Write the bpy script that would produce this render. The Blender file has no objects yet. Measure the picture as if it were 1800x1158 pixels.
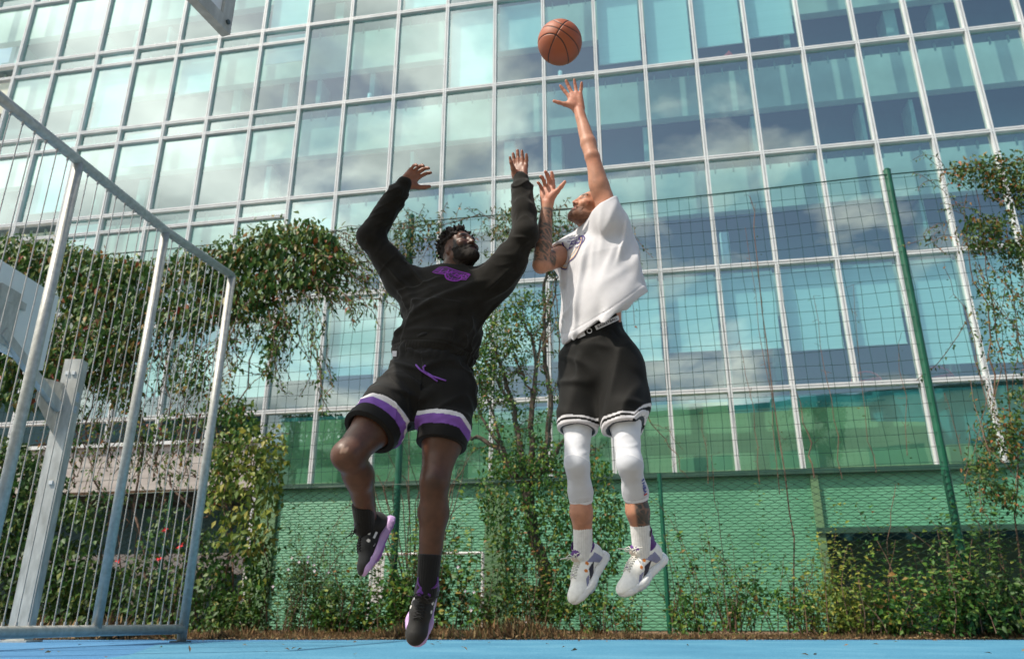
import bpy, math, random
import numpy as np
from mathutils import Vector, Matrix
from mathutils.bvhtree import BVHTree

R = math.radians
random.seed(7)
scene = bpy.context.scene
col = scene.collection

# ------------------------------------------------------------------ camera
CAM_H, PITCH, FPX = 0.22, R(20.49), 1361.6          # metres, radians, focal length in pixels of an 1800 px wide frame
cam_d = bpy.data.cameras.new("camera")
cam = bpy.data.objects.new("camera", cam_d)
col.objects.link(cam)
cam.location = (0, 0, CAM_H)
cam.rotation_euler = (R(90) + PITCH, 0, 0)
cam_d.sensor_width = 36.0
cam_d.lens = FPX / 1800 * 36.0
cam_d.clip_start = 0.05
cam_d.clip_end = 600
cam_d.dof.use_dof = True
cam_d.dof.focus_distance = 3.75
cam_d.dof.aperture_fstop = 3.2
scene.camera = cam

# ------------------------------------------------------------------ sky, sun, exposure
SUN_EL, SUN_AZ = R(55), R(-118)                      # azimuth from +Y, positive towards +X: the sun stands to the left and slightly behind the camera
sun_dir = Vector((math.sin(SUN_AZ) * math.cos(SUN_EL), math.cos(SUN_AZ) * math.cos(SUN_EL), math.sin(SUN_EL)))
world = bpy.data.worlds.new("World")
scene.world = world
world.use_nodes = True
wn, wl = world.node_tree.nodes, world.node_tree.links
wn.clear()
w_out = wn.new("ShaderNodeOutputWorld")
w_bg = wn.new("ShaderNodeBackground")
w_bg.inputs["Strength"].default_value = 0.12
sky = wn.new("ShaderNodeTexSky")
sky.sky_type = 'NISHITA'
sky.sun_disc = False
sky.sun_elevation = SUN_EL
sky.sun_rotation = SUN_AZ
sky.air_density = 1.2
sky.dust_density = 2.0
tc = wn.new("ShaderNodeTexCoord")
sepx = wn.new("ShaderNodeSeparateXYZ")
wl.new(tc.outputs["Generated"], sepx.inputs[0])
def wmath(op, a, b=None):
    n = wn.new("ShaderNodeMath"); n.operation = op
    for i, v in enumerate((a, b)):
        if v is None: continue
        if hasattr(v, "links"): wl.new(v, n.inputs[i])
        else: n.inputs[i].default_value = v
    return n.outputs[0]
den = wmath('ADD', wmath('MAXIMUM', sepx.outputs[2], 0.0), 0.22)
comb = wn.new("ShaderNodeCombineXYZ")
wl.new(wmath('DIVIDE', sepx.outputs[0], den), comb.inputs[0])
wl.new(wmath('DIVIDE', sepx.outputs[1], den), comb.inputs[1])
cn = wn.new("ShaderNodeTexNoise")                     # cumulus field
cn.inputs["Scale"].default_value = 2.9
cn.inputs["Detail"].default_value = 7
cn.inputs["Roughness"].default_value = 0.55
cn.inputs["Distortion"].default_value = 0.25
wl.new(comb.outputs[0], cn.inputs["Vector"])
cover = wmath('MULTIPLY', wmath('ADD', wmath('MULTIPLY', sepx.outputs[0], -1.0), -0.30), 0.27)   # thicker cloud towards the sun's side (-X)
ramp = wn.new("ShaderNodeMapRange")
ramp.inputs["From Min"].default_value = 0.45
ramp.inputs["From Max"].default_value = 0.57
wl.new(wmath('ADD', cn.outputs["Fac"], cover), ramp.inputs["Value"])
cn2 = wn.new("ShaderNodeTexNoise")                    # light and dark inside the clouds
cn2.inputs["Scale"].default_value = 3.2
cn2.inputs["Detail"].default_value = 5
wl.new(comb.outputs[0], cn2.inputs["Vector"])
cl_col = wn.new("ShaderNodeMix"); cl_col.data_type = 'RGBA'
cl_col.inputs["A"].default_value = (5.0, 5.3, 5.3, 1)
cl_col.inputs["B"].default_value = (18.0, 18.0, 17.0, 1)
r2 = wn.new("ShaderNodeMapRange")
r2.inputs["From Min"].default_value = 0.35
r2.inputs["From Max"].default_value = 0.68
wl.new(cn2.outputs["Fac"], r2.inputs["Value"])
wl.new(r2.outputs[0], cl_col.inputs["Factor"])
mixc = wn.new("ShaderNodeMix"); mixc.data_type = 'RGBA'
wl.new(wmath('MULTIPLY', ramp.outputs[0], 0.93), mixc.inputs["Factor"])
wl.new(sky.outputs[0], mixc.inputs["A"])
dotn = wn.new("ShaderNodeVectorMath"); dotn.operation = 'DOT_PRODUCT'
wl.new(tc.outputs["Generated"], dotn.inputs[0]); dotn.inputs[1].default_value = tuple(sun_dir)
glow = wmath('ADD', wmath('MULTIPLY', wmath('POWER', wmath('MAXIMUM', dotn.outputs["Value"], 0.0), 4.0), 0.75), 0.76)   # clouds shine more towards the sun
scl = wn.new("ShaderNodeVectorMath"); scl.operation = 'SCALE'
wl.new(cl_col.outputs["Result"], scl.inputs[0]); wl.new(glow, scl.inputs["Scale"])
wl.new(scl.outputs[0], mixc.inputs["B"])
wl.new(mixc.outputs["Result"], w_bg.inputs["Color"])
wl.new(w_bg.outputs[0], w_out.inputs[0])

sun_l = bpy.data.lights.new("sun", 'SUN')
sun_l.energy = 4.0
sun_l.angle = R(0.6)
sun_l.color = (1.0, 0.91, 0.78)
sun_o = bpy.data.objects.new("sun", sun_l)
col.objects.link(sun_o)
sun_o.rotation_euler = sun_dir.to_track_quat('Z', 'Y').to_euler()

scene.view_settings.view_transform = 'Standard'
scene.view_settings.look = 'None'
scene.view_settings.exposure = 0.34
scene.view_settings.gamma = 1.0
scene.cycles.max_bounces = 8
scene.cycles.transparent_max_bounces = 16
scene.cycles.use_denoising = True

# ------------------------------------------------------------------ helpers
def V(*a): return np.array(a, float)
def nrm(v):
    v = np.asarray(v, float); return v / np.linalg.norm(v)
def ray(px, py):                                       # direction of a pixel of the 1800 x 1158 photograph
    x, y = (px - 900) / FPX, (py - 579) / FPX
    c, s = math.cos(PITCH), math.sin(PITCH)
    return V(x, c + y * s, s - y * c)
def at(px, py, Y):                                     # point of that pixel at depth Y
    d = ray(px, py); return V(0, 0, CAM_H) + d * Y / d[1]
def at_z(px, py, z):
    d = ray(px, py); return V(0, 0, CAM_H) + d * (z - CAM_H) / d[2]

def tag(o, label=None, cat=None, group=None, kind=None):
    if label: o["label"] = label
    if cat: o["category"] = cat
    if group: o["group"] = group
    if kind: o["kind"] = kind
    return o
def thing(name, label, cat, loc=(0, 0, 0), group=None):
    o = bpy.data.objects.new(name, None)
    o.empty_display_size = 0.2
    col.objects.link(o); o.location = [float(v) for v in loc]
    return tag(o, label, cat, group)
def link(name, me, mat, parent=None, smooth=False):
    if mat is not None: me.materials.append(mat)
    if smooth: me.polygons.foreach_set("use_smooth", [True] * len(me.polygons))
    o = bpy.data.objects.new(name, me)
    col.objects.link(o)
    if parent is not None:
        o.parent = parent                                # meshes carry world coordinates: undo the parents' places
        loc = Vector((0, 0, 0)); p = parent
        while p is not None: loc += p.location; p = p.parent
        o.location = -loc
    return o
def np_mesh(name, verts, faces):                          # faces: an (n, 3 or 4) array
    me = bpy.data.meshes.new(name)
    verts = np.asarray(verts, np.float32); faces = np.asarray(faces, np.int32)
    n, k = faces.shape
    me.vertices.add(len(verts)); me.vertices.foreach_set("co", verts.ravel())
    me.loops.add(n * k); me.loops.foreach_set("vertex_index", faces.ravel())
    me.polygons.add(n)
    me.polygons.foreach_set("loop_start", np.arange(0, n * k, k, dtype=np.int32))
    me.update(calc_edges=True); me.validate()
    return me
class MB:                                                # collects pieces into one mesh
    def __init__(s): s.v = []; s.f = []; s.m = []; s.mi = 0
    def poly(s, pts, faces):
        o = len(s.v); s.v += [tuple(float(c) for c in p) for p in pts]
        for f in faces: s.f.append([i + o for i in f]); s.m.append(s.mi)
    def hexa(s, p):                                      # eight corners: bottom ring then top ring
        s.poly(p, [(3, 2, 1, 0), (4, 5, 6, 7), (0, 1, 5, 4), (1, 2, 6, 5), (2, 3, 7, 6), (3, 0, 4, 7)])
    def box(s, lo, hi, T=None):
        (a, b, c), (d, e, f) = lo, hi
        p = [(a, b, c), (d, b, c), (d, e, c), (a, e, c), (a, b, f), (d, b, f), (d, e, f), (a, e, f)]
        if T: p = [T(*q) for q in p]
        s.hexa(p)
    def bar(s, a, b, w, h, up=(0, 0, 1)):                # rectangular bar from a to b
        a, b = V(*a), V(*b); d = nrm(b - a); x = nrm(np.cross(d, V(*up))); y = np.cross(x, d)
        p = [q + x * i * w / 2 + y * j * h / 2 for q in (a, b) for i, j in ((-1, -1), (1, -1), (1, 1), (-1, 1))]
        s.hexa(p)
    def tube(s, pts, r, n=8, cap=True):
        pts = [V(*p) for p in pts]; rs = r if hasattr(r, "__len__") else [r] * len(pts)
        o = len(s.v); ref = None
        for i, p in enumerate(pts):
            d = nrm(pts[min(i + 1, len(pts) - 1)] - pts[max(i - 1, 0)])
            if ref is None: ref = V(0, 0, 1) if abs(d[2]) < .9 else V(1, 0, 0)
            x = nrm(np.cross(d, ref)); y = np.cross(d, x); ref = -np.cross(d, x) if False else ref - d * np.dot(ref, d)
            if np.linalg.norm(ref) < 1e-3: ref = y
            for k in range(n):
                t = 2 * math.pi * k / n
                s.v.append(tuple(p + (x * math.cos(t) + y * math.sin(t)) * rs[i]))
        for i in range(len(pts) - 1):
            for k in range(n):
                a, b = o + i * n + k, o + i * n + (k + 1) % n
                s.f.append([a, b, b + n, a + n]); s.m.append(s.mi)
        if cap:
            s.f.append([o + k for k in range(n)][::-1]); s.m.append(s.mi)
            e = o + (len(pts) - 1) * n
            s.f.append([e + k for k in range(n)]); s.m.append(s.mi)
    def mesh(s, name):
        me = bpy.data.meshes.new(name); me.from_pydata(s.v, [], s.f); me.update()
        return me
    def build(s, name, mat, parent=None, smooth=False):
        return link(name, s.mesh(name), mat, parent, smooth)

# ------------------------------------------------------------------ materials
def mat_new(name):
    m = bpy.data.materials.new(name); m.use_nodes = True
    nt = m.node_tree; nt.nodes.clear()
    out = nt.nodes.new("ShaderNodeOutputMaterial")
    b = nt.nodes.new("ShaderNodeBsdfPrincipled")
    nt.links.new(b.outputs[0], out.inputs[0])
    return m, nt, b, out
def noise(nt, scale, detail=4, rough=.55, vec=None, coord="Object", stretch=None):
    t = nt.nodes.new("ShaderNodeTexCoord"); n = nt.nodes.new("ShaderNodeTexNoise")
    n.inputs["Scale"].default_value = scale; n.inputs["Detail"].default_value = detail; n.inputs["Roughness"].default_value = rough
    src = t.outputs[coord]
    if stretch:
        mp = nt.nodes.new("ShaderNodeMapping"); mp.inputs["Scale"].default_value = stretch
        nt.links.new(src, mp.inputs["Vector"]); src = mp.outputs[0]
    nt.links.new(src, n.inputs["Vector"])
    return n.outputs["Fac"]
def rampc(nt, fac, stops):
    r = nt.nodes.new("ShaderNodeValToRGB"); e = r.color_ramp.elements
    while len(e) < len(stops): e.new(0.5)
    for i, (p, c) in enumerate(stops): e[i].position = p; e[i].color = (*c, 1)
    nt.links.new(fac, r.inputs[0]); return r.outputs[0]
def bump(nt, b, h, strength=.3, dist=.01):
    n = nt.nodes.new("ShaderNodeBump"); n.inputs["Strength"].default_value = strength; n.inputs["Distance"].default_value = dist
    nt.links.new(h, n.inputs["Height"]); nt.links.new(n.outputs[0], b.inputs["Normal"])
def mat_noise(name, stops, scale=8, rough=.7, metal=0., bscale=None, bstr=.2, bdist=.005, detail=4, stretch=None, spec=.5):
    m, nt, b, _ = mat_new(name)
    nt.links.new(rampc(nt, noise(nt, scale, detail, stretch=stretch), stops), b.inputs["Base Color"])
    b.inputs["Roughness"].default_value = rough; b.inputs["Metallic"].default_value = metal
    b.inputs["Specular IOR Level"].default_value = spec
    if bscale: bump(nt, b, noise(nt, bscale, 3), bstr, bdist)
    return m
def flat_mat(name, c, rough=.7): return mat_noise(name, [(.3, tuple(v * .9 for v in c)), (.7, tuple(min(1, v * 1.1) for v in c))], 60, rough)
M = {}
M["galv"] = mat_noise("galvanised steel", [(.3, (.34, .34, .31)), (.5, (.42, .42, .385)), (.7, (.50, .50, .465))], 22, .42, .25, 60, .08, .002)
M["galv_rough"] = mat_noise("hot dip galvanised steel", [(.3, (.34, .34, .31)), (.5, (.44, .44, .41)), (.7, (.56, .56, .52))], 14, .6, .1, 70, .1, .002, stretch=(1, 1, .35))
M["wire"] = mat_noise("steel wire", [(.3, (.40, .38, .35)), (.7, (.54, .51, .48))], 5, .4, .4)
M["white_alu"] = mat_noise("white aluminium", [(.3, (.58, .60, .60)), (.6, (.68, .69, .68)), (.8, (.74, .74, .72))], 2.5, .42, 0, None)
M["green_paint"] = mat_noise("green post coating", [(.3, (.006, .075, .04)), (.7, (.012, .115, .06))], 6, .35)
M["green_wire"] = mat_noise("green wire coating", [(.3, (.005, .04, .028)), (.7, (.010, .065, .042))], 2, .5)
M["board"] = mat_noise("grey backboard", [(.3, (.70, .73, .73)), (.7, (.76, .79, .78))], 3, .5)
M["dark_metal"] = mat_noise("dark metal", [(.3, (.05, .075, .085)), (.7, (.08, .11, .12))], 6, .5)
M["sticker"] = mat_noise("blue grey sticker", [(.4, (.25, .33, .42)), (.6, (.5, .55, .6))], 60, .5)
# ------------------------------------------------------------------ ground, court
def sheet(name, pts, z, mat, kind="structure"):
    b = MB(); b.poly([(x, y, z) for x, y in pts], [list(range(len(pts)))])
    o = b.build(name, mat); o["kind"] = kind; return o
m_dirt = mat_noise("dry soil", [(.25, (.10, .055, .03)), (.5, (.19, .11, .06)), (.8, (.28, .19, .11))], 3.5, .95, 0, 30, .8, .03, 8)
sheet("ground", [(-300, -300), (300, -300), (300, 300), (-300, 300)], -0.012, m_dirt)
def court_mat(name, a, b_, c):
    m, nt, b, _ = mat_new(name)
    f = noise(nt, 90, 2, .7)
    g = noise(nt, 1.1, 5)
    mx = nt.nodes.new("ShaderNodeMix"); mx.data_type = 'RGBA'; mx.inputs["Factor"].default_value = .45
    nt.links.new(rampc(nt, f, [(.32, a), (.5, b_), (.66, c)]), mx.inputs["A"])
    nt.links.new(rampc(nt, g, [(.3, a), (.5, b_), (.75, c)]), mx.inputs["B"])
    nt.links.new(mx.outputs["Result"], b.inputs["Base Color"])
    b.inputs["Roughness"].default_value = .85
    bump(nt, b, noise(nt, 160, 2), .6, .004)
    return m
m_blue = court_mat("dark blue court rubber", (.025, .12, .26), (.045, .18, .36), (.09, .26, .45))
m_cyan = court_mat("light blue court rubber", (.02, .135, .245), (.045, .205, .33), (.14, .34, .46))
m_line = mat_noise("court line paint", [(.3, (.10, .42, .62)), (.7, (.16, .52, .72))], 20, .8)
EDGE = 9.55
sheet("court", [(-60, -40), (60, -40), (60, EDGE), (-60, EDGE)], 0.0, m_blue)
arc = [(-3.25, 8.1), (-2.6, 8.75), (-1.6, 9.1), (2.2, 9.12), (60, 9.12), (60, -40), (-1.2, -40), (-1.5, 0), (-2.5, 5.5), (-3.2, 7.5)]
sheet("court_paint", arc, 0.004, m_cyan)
m_bounce = court_mat("worn grey court rubber", (.17, .15, .125), (.23, .205, .175), (.30, .27, .23))
sheet("court_key", [(-12, -40), (14, -40), (14, 4.55), (-12, 4.55)], 0.009, m_bounce)   # unseen sheet added under the players for neutral instead of blue bounce light
b = MB()
for (p, q) in zip(arc[:4], arc[1:5]):
    d = nrm(V(q[0] - p[0], q[1] - p[1], 0)); n = V(-d[1], d[0], 0) * .02
    b.poly([(p[0] - n[0], p[1] - n[1], .008), (q[0] - n[0], q[1] - n[1], .008), (q[0] + n[0], q[1] + n[1], .008), (p[0] + n[0], p[1] + n[1], .008)], [(0, 1, 2, 3)])
o = b.build("court_line", m_line); o["kind"] = "structure"

# ------------------------------------------------------------------ glass building
FY = R(10.22)
FT, FN = V(math.cos(FY), -math.sin(FY), 0), V(math.sin(FY), math.cos(FY), 0)   # along the facade, into the building
def fac(u, w, z): return V(0, 17.5, 0) + FT * u + FN * w + V(0, 0, z)
US = {i: u for i, u in enumerate([-14.709, -13.245, -11.881, -10.444, -9.067, -7.655, -6.193, -4.833, -3.367, -1.89, -.485, .885, 2.303, 3.598, 4.928, 6.267, 7.595, 8.916, 10.194, 11.479])}
US[-1], US[-2], US[-3], US[20], US[21], US[22] = -16.15, -17.6, -19.05, 12.76, 14.04, 15.32
ROW = [22.85, 19.87, 16.90, 13.94, 10.98, 8.00, 4.99, 3.17]
bld = thing("glass_building", "tall office building with white framed glass curtain wall reflecting clouds, green cladding at its foot", "building", fac(0, 0, 0))

def glass_mat(name, tint, refl):
    m, nt, b, out = mat_new(name); nt.nodes.remove(b)
    tr = nt.nodes.new("ShaderNodeBsdfTransparent"); tr.inputs[0].default_value = (*tint, 1)
    gl = nt.nodes.new("ShaderNodeBsdfGlossy"); gl.inputs["Roughness"].default_value = .015; gl.inputs[0].default_value = (.84, .96, .93, 1)
    fr = nt.nodes.new("ShaderNodeFresnel"); geo = nt.nodes.new("ShaderNodeNewGeometry")
    io = nt.nodes.new("ShaderNodeMapRange"); io.inputs["To Min"].default_value = 1.5; io.inputs["To Max"].default_value = 1 / 1.5
    nt.links.new(geo.outputs["Backfacing"], io.inputs["Value"]); nt.links.new(io.outputs[0], fr.inputs[0])
    ad = nt.nodes.new("ShaderNodeMath"); ad.operation = 'ADD'; ad.inputs[1].default_value = refl; ad.use_clamp = True
    bp = nt.nodes.new("ShaderNodeBump"); bp.inputs["Strength"].default_value = .12; bp.inputs["Distance"].default_value = .03
    nt.links.new(noise(nt, .55, 2), bp.inputs["Height"]); nt.links.new(bp.outputs[0], gl.inputs["Normal"])
    mx = nt.nodes.new("ShaderNodeMixShader")
    nt.links.new(fr.outputs[0], ad.inputs[0]); nt.links.new(ad.outputs[0], mx.inputs[0])
    nt.links.new(tr.outputs[0], mx.inputs[1]); nt.links.new(gl.outputs[0], mx.inputs[2])
    nt.links.new(mx.outputs[0], out.inputs[0])
    return m
M["glass"] = glass_mat("teal glass", (.58, .86, .87), .26)
M["conc_in"] = mat_noise("interior concrete", [(.3, (.66, .67, .56)), (.6, (.76, .76, .64)), (.85, (.82, .82, .70))], 1.6, .9, detail=6)
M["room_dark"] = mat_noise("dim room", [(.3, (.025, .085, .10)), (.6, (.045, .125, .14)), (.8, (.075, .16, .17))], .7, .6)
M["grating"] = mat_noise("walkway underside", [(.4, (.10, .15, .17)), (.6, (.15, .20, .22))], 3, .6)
M["blind"] = mat_noise("pale blind fabric", [(.3, (.66, .76, .72)), (.5, (.72, .82, .78)), (.7, (.78, .86, .82))], 14, .9, stretch=(.02, .02, 6))
M["inner_frame"] = mat_noise("inner window frame", [(.4, (.42, .56, .48)), (.6, (.5, .62, .54))], 3, .6)
M["white_thing"] = mat_noise("white enamel", [(.4, (.75, .77, .77)), (.6, (.8, .82, .82))], 5, .5)
M["red_thing"] = mat_noise("red plastic", [(.4, (.6, .03, .02)), (.6, (.7, .05, .03))], 9, .5)
M["green_clad"] = mat_noise("green metal cladding", [(.25, (.075, .26, .15)), (.5, (.11, .335, .20)), (.85, (.15, .39, .245))], 1.3, .5, 0, detail=6)
M["green_panel"] = mat_noise("green flat panel", [(.3, (.10, .20, .10)), (.6, (.135, .25, .125)), (.85, (.17, .29, .15))], .9, .5, detail=6)
M["green_lining"] = mat_noise("green lining", [(.3, (.42, .54, .28)), (.6, (.50, .62, .34)), (.85, (.55, .66, .38))], .6, .6, detail=6)
M["hall_green"] = mat_noise("olive green render", [(.3, (.50, .58, .33)), (.55, (.60, .67, .42)), (.85, (.66, .72, .48))], .25, .8, detail=6)
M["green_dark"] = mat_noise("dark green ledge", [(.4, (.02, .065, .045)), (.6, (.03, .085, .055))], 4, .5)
M["conc_out"] = mat_noise("board marked concrete", [(.3, (.34, .30, .28)), (.5, (.44, .40, .37)), (.75, (.52, .48, .45))], 1.8, .9, 0, 20, .3, .01, 6, stretch=(.6, .6, 4))
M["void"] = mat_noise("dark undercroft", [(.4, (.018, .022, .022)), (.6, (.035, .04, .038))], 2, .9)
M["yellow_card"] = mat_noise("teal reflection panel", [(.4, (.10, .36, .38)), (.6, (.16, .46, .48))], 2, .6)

def fbox(b, u0, u1, w0, w1, z0, z1): b.box((u0, w0, z0), (u1, w1, z1), fac)
def profile(b, a0, a1, c, wid, front, horizontal):           # mullion with a dark shadow groove down its middle
    g = .011
    for lo, hi, fr in ((c - wid / 2, c - g, front), (c - g, c + g, front + .035), (c + g, c + wid / 2, front)):
        if horizontal: fbox(b, a0, a1, fr, .11, lo, hi)
        else: fbox(b, lo, hi, fr, .115, a0, a1)
LEFT = 6
cols = sorted(US)
for i in cols:                                               # mullions
    b = MB(); z0 = 0.0 if i in (LEFT, 10) else (4.35 if i < LEFT else (ROW[7] if i not in (16,) else ROW[6]))
    profile(b, z0, 23.2, US[i], .090, -.055, False)
    b.build("mullion", M["white_alu"], bld)
for r, z in enumerate(ROW[:7]):                              # transoms
    b = MB(); profile(b, US[-3], US[22], z, .096, -.05, True)
    b.build("transom", M["white_alu"], bld)
    if r < 6 and r > 0:
        b = MB(); profile(b, US[-3], US[LEFT], z - .52, .085, -.048, True); b.build("transom", M["white_alu"], bld)
b = MB(); fbox(b, US[-3], US[LEFT], -.10, .12, 4.27, 4.36); b.build("window_sill", M["white_alu"], bld)

def pane(b, u0, u1, z0, z1): b.poly([fac(u0, .045, z0), fac(u1, .045, z0), fac(u1, .045, z1), fac(u0, .045, z1)], [(0, 1, 2, 3)])
rnd = random.Random(3)
BLIND = {(2, 10): .55, (2, 9): .97, (2, 12): .86, (2, 13): .99, (2, 14): .80, (2, 15): .76, (2, 3): .6, (2, 1): .9, (2, 5): .35, (1, 8): .9, (1, 7): .6, (1, 5): .95,
         (1, 13): .9, (1, 14): .6, (1, 15): .5,
         (5, 6): .72, (5, 7): .70, (5, 8): .66, (5, 9): .72, (5, 10): .70, (5, 11): .68, (5, 12): .72, (5, 13): .66, (5, 14): .67, (5, 15): .70, (5, 16): .69, (5, 17): .87, (5, 18): .88, (5, 19): .9, (5, 3): .8, (5, 4): .75, (5, 5): .85, (5, 20): .8,
         (4, 6): .55, (4, 1): .5, (3, 2): .4, (3, 0): .85}
n_win = 0
FRAME_VISIBLE = {0: (-2, 9), 1: (-2, 21), 2: (-1, 21), 3: (-1, 20), 4: (1, 20), 5: (2, 20), 6: (6, 20)}
for r in range(7):
    zt, zb = ROW[r] - .06, ROW[r + 1] + .06
    lo, hi = FRAME_VISIBLE[r]
    for i in cols[:-1]:
        if i < lo or i >= hi: continue
        u0, u1 = US[i] + .0575, US[i + 1] - .0575
        if r == 6 and i == 15: u1 = US[17] - .0575
        if r == 6 and i == 16: continue
        b = MB()
        z_top = zt if i >= LEFT or r == 0 or r >= 6 else ROW[r] - .57
        pane(b, u0, u1, zb, z_top)
        if z_top < zt - .1: pane(b, u0, u1, ROW[r] - .47, zt)      # narrow panel under the transom
        win = b.build("window", M["glass"], bld)
        n_win += 1
        if (r, i) in BLIND:
            b = MB(); zd = zt - (zt - zb) * BLIND[(r, i)]
            fbox(b, u0 + .03, u1 - .03, .20, .215, zd, zt - .02)
            fbox(b, u0 + .02, u1 - .02, .19, .225, zd - .03, zd)
            b.build("blind", M["blind"], win)
# the second skin seen through the glass: slab edges, walkway gratings with brackets, dim rooms
for r in range(6):
    zt = ROW[r]
    b = MB(); fbox(b, US[-3], US[22], 1.0, 1.25, zt - .98 + .04 * (r % 2), zt + .50); b.build("spandrel", M["conc_in"], bld)
    b = MB()
    fbox(b, US[-3], US[22], .16, .50, zt - .03, zt + .02)
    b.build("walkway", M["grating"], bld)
    b = MB()
    for i in cols[:-1]:
        for k in range(3):
            u = US[i] + (US[i + 1] - US[i]) * (k + .5) / 3
            fbox(b, u - .015, u + .015, .3, .36, zt - .24, zt - .03)
    b.build("bracket", M["inner_frame"], bld)
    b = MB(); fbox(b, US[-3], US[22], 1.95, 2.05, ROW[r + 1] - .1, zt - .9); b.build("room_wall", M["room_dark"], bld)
    b = MB()
    for i in cols[1:-1]:
        if rnd.random() < .45:
            u = US[i] + rnd.uniform(-.25, .25)
            fbox(b, u, u + rnd.choice((.10, .16, .3)), 1.26, 1.9, ROW[r + 1] + .51, zt - .985)
    b.build("inner_post", M["inner_frame"], bld)
# small things on the sills
def sill_thing(u, z, shape, m):
    b = MB()
    if shape == 'cloth':
        b.tube([fac(u - .18, .22, z + .04), fac(u - .05, .25, z + .12), fac(u + .08, .22, z + .22), fac(u + .17, .24, z + .10), fac(u + .15, .24, z + .02)], [.04, .08, .11, .08, .05], 8)
    elif shape == 'tall':
        fbox(b, u - .1, u + .1, .3, .5, z, z + 1.0)
    else:
        b.tube([fac(u, .25, z), fac(u, .25, z + .34)], [.07, .06], 10)
    return b.build({'cloth': "red_cloth", 'tall': "white_box", 'can': "white_jar"}[shape], m, bld, True)
sill_thing(5.72, ROW[3] + .06, 'cloth', M["red_thing"])
sill_thing(-4.2, ROW[3] + .06, 'can', M["white_thing"]); sill_thing(1.3, ROW[3] + .06, 'can', M["white_thing"])
sill_thing(5.2, ROW[5] + .06, 'tall', M["white_thing"])
b = MB()
for u, s in ((7.9, 1), (9.35, 1.1)):
    pts = [fac(u + .32 * s * math.cos(t), .35, ROW[6] + .10 + .28 * s * max(0, math.sin(t))) for t in np.linspace(0, math.pi, 9)]
    b.tube(pts, .022, 6)
    b.tube([fac(u - .35, .4, ROW[6] + .09), fac(u + .3, .4, ROW[6] + .22)], .05, 6)
b.build("red_chair", M["red_thing"], bld)
# painted reflections behind the lower glass: green hall with an uneven top, teal sky above
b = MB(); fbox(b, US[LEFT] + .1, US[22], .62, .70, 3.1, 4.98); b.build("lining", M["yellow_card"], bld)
b = MB()
tops = [(US[LEFT] + .1, 4.86), (4.9, 4.86), (4.9, 4.58), (6.25, 4.60), (6.25, 4.66), (7.9, 4.62), (7.9, 4.28), (9.3, 4.2), (9.3, 3.7), (10.6, 3.75), (10.6, 3.45), (US[22], 3.5)]
for (u0, za), (u1, zb) in zip(tops[:-1], tops[1:]):
    if u1 - u0 > .01: b.hexa([fac(u0, .5, 3.1), fac(u1, .5, 3.1), fac(u1, .58, 3.1), fac(u0, .58, 3.1), fac(u0, .5, za), fac(u1, .5, zb), fac(u1, .58, zb), fac(u0, .58, za)])
b.build("lining", M["green_lining"], bld)
# cladding
def louvre(b, u0, u1, z0, z1, p=.058, w=.02):
    n = max(1, int(round((z1 - z0) / p))); p = (z1 - z0) / n
    for k in range(n):
        z = z0 + k * p
        pts = [fac(u, w + dw, z + dz) for dw, dz in ((.0, 0), (-.005, .014), (-.005, p * .62), (0, p * .80), (0, p)) for u in (u0, u1)]
        b.poly(pts, [(2 * j, 2 * j + 1, 2 * j + 3, 2 * j + 2) for j in range(4)])
for (u0, u1, z0, z1) in ((US[LEFT] + .62, -.62, 0, 3.08), (-.12, 6.36, 0, 3.08), (6.36, 10.15, 1.98, 3.08)):
    b = MB(); louvre(b, u0, u1, z0, z1); b.build("cladding", M["green_clad"], bld)
b = MB(); fbox(b, 10.15, US[22], -.03, .06, 1.98, 3.08); b.build("cladding", M["green_clad"], bld)
for (u0, u1) in ((US[LEFT] + .06, US[LEFT] + .60), (-.60, -.14), (6.37, 6.52)):
    b = MB(); fbox(b, u0, u1, -.06, .05, 0, 3.075); b.build("pilaster", M["green_panel"], bld)
b = MB(); fbox(b, US[LEFT] + .06, US[22], -.11, .06, 3.08, 3.19); b.build("ledge", M["green_dark"], bld)
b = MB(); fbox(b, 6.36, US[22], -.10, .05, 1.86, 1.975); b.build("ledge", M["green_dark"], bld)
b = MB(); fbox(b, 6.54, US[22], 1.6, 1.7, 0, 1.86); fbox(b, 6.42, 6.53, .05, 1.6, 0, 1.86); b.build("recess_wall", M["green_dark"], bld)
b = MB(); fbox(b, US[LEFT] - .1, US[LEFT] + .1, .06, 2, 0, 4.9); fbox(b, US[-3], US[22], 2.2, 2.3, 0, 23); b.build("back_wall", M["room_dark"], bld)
b = MB(); fbox(b, US[-3], US[22], -.08, 2.4, 23.2, 23.6); b.build("roof", M["white_alu"], bld)
# left part: concrete band over a dark undercroft
b = MB(); fbox(b, US[-3], US[LEFT] - .06, 0, .4, 3.17, 4.26); b.build("concrete_band", M["conc_out"], bld)
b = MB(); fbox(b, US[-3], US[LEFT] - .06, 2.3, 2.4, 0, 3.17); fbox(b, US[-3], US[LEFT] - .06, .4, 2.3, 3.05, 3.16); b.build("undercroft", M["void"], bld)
b = MB(); fbox(b, US[-3], US[LEFT] - .12, 1.0, 1.3, 1.25, 1.75); b.build("beam", M["conc_out"], bld)
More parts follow.
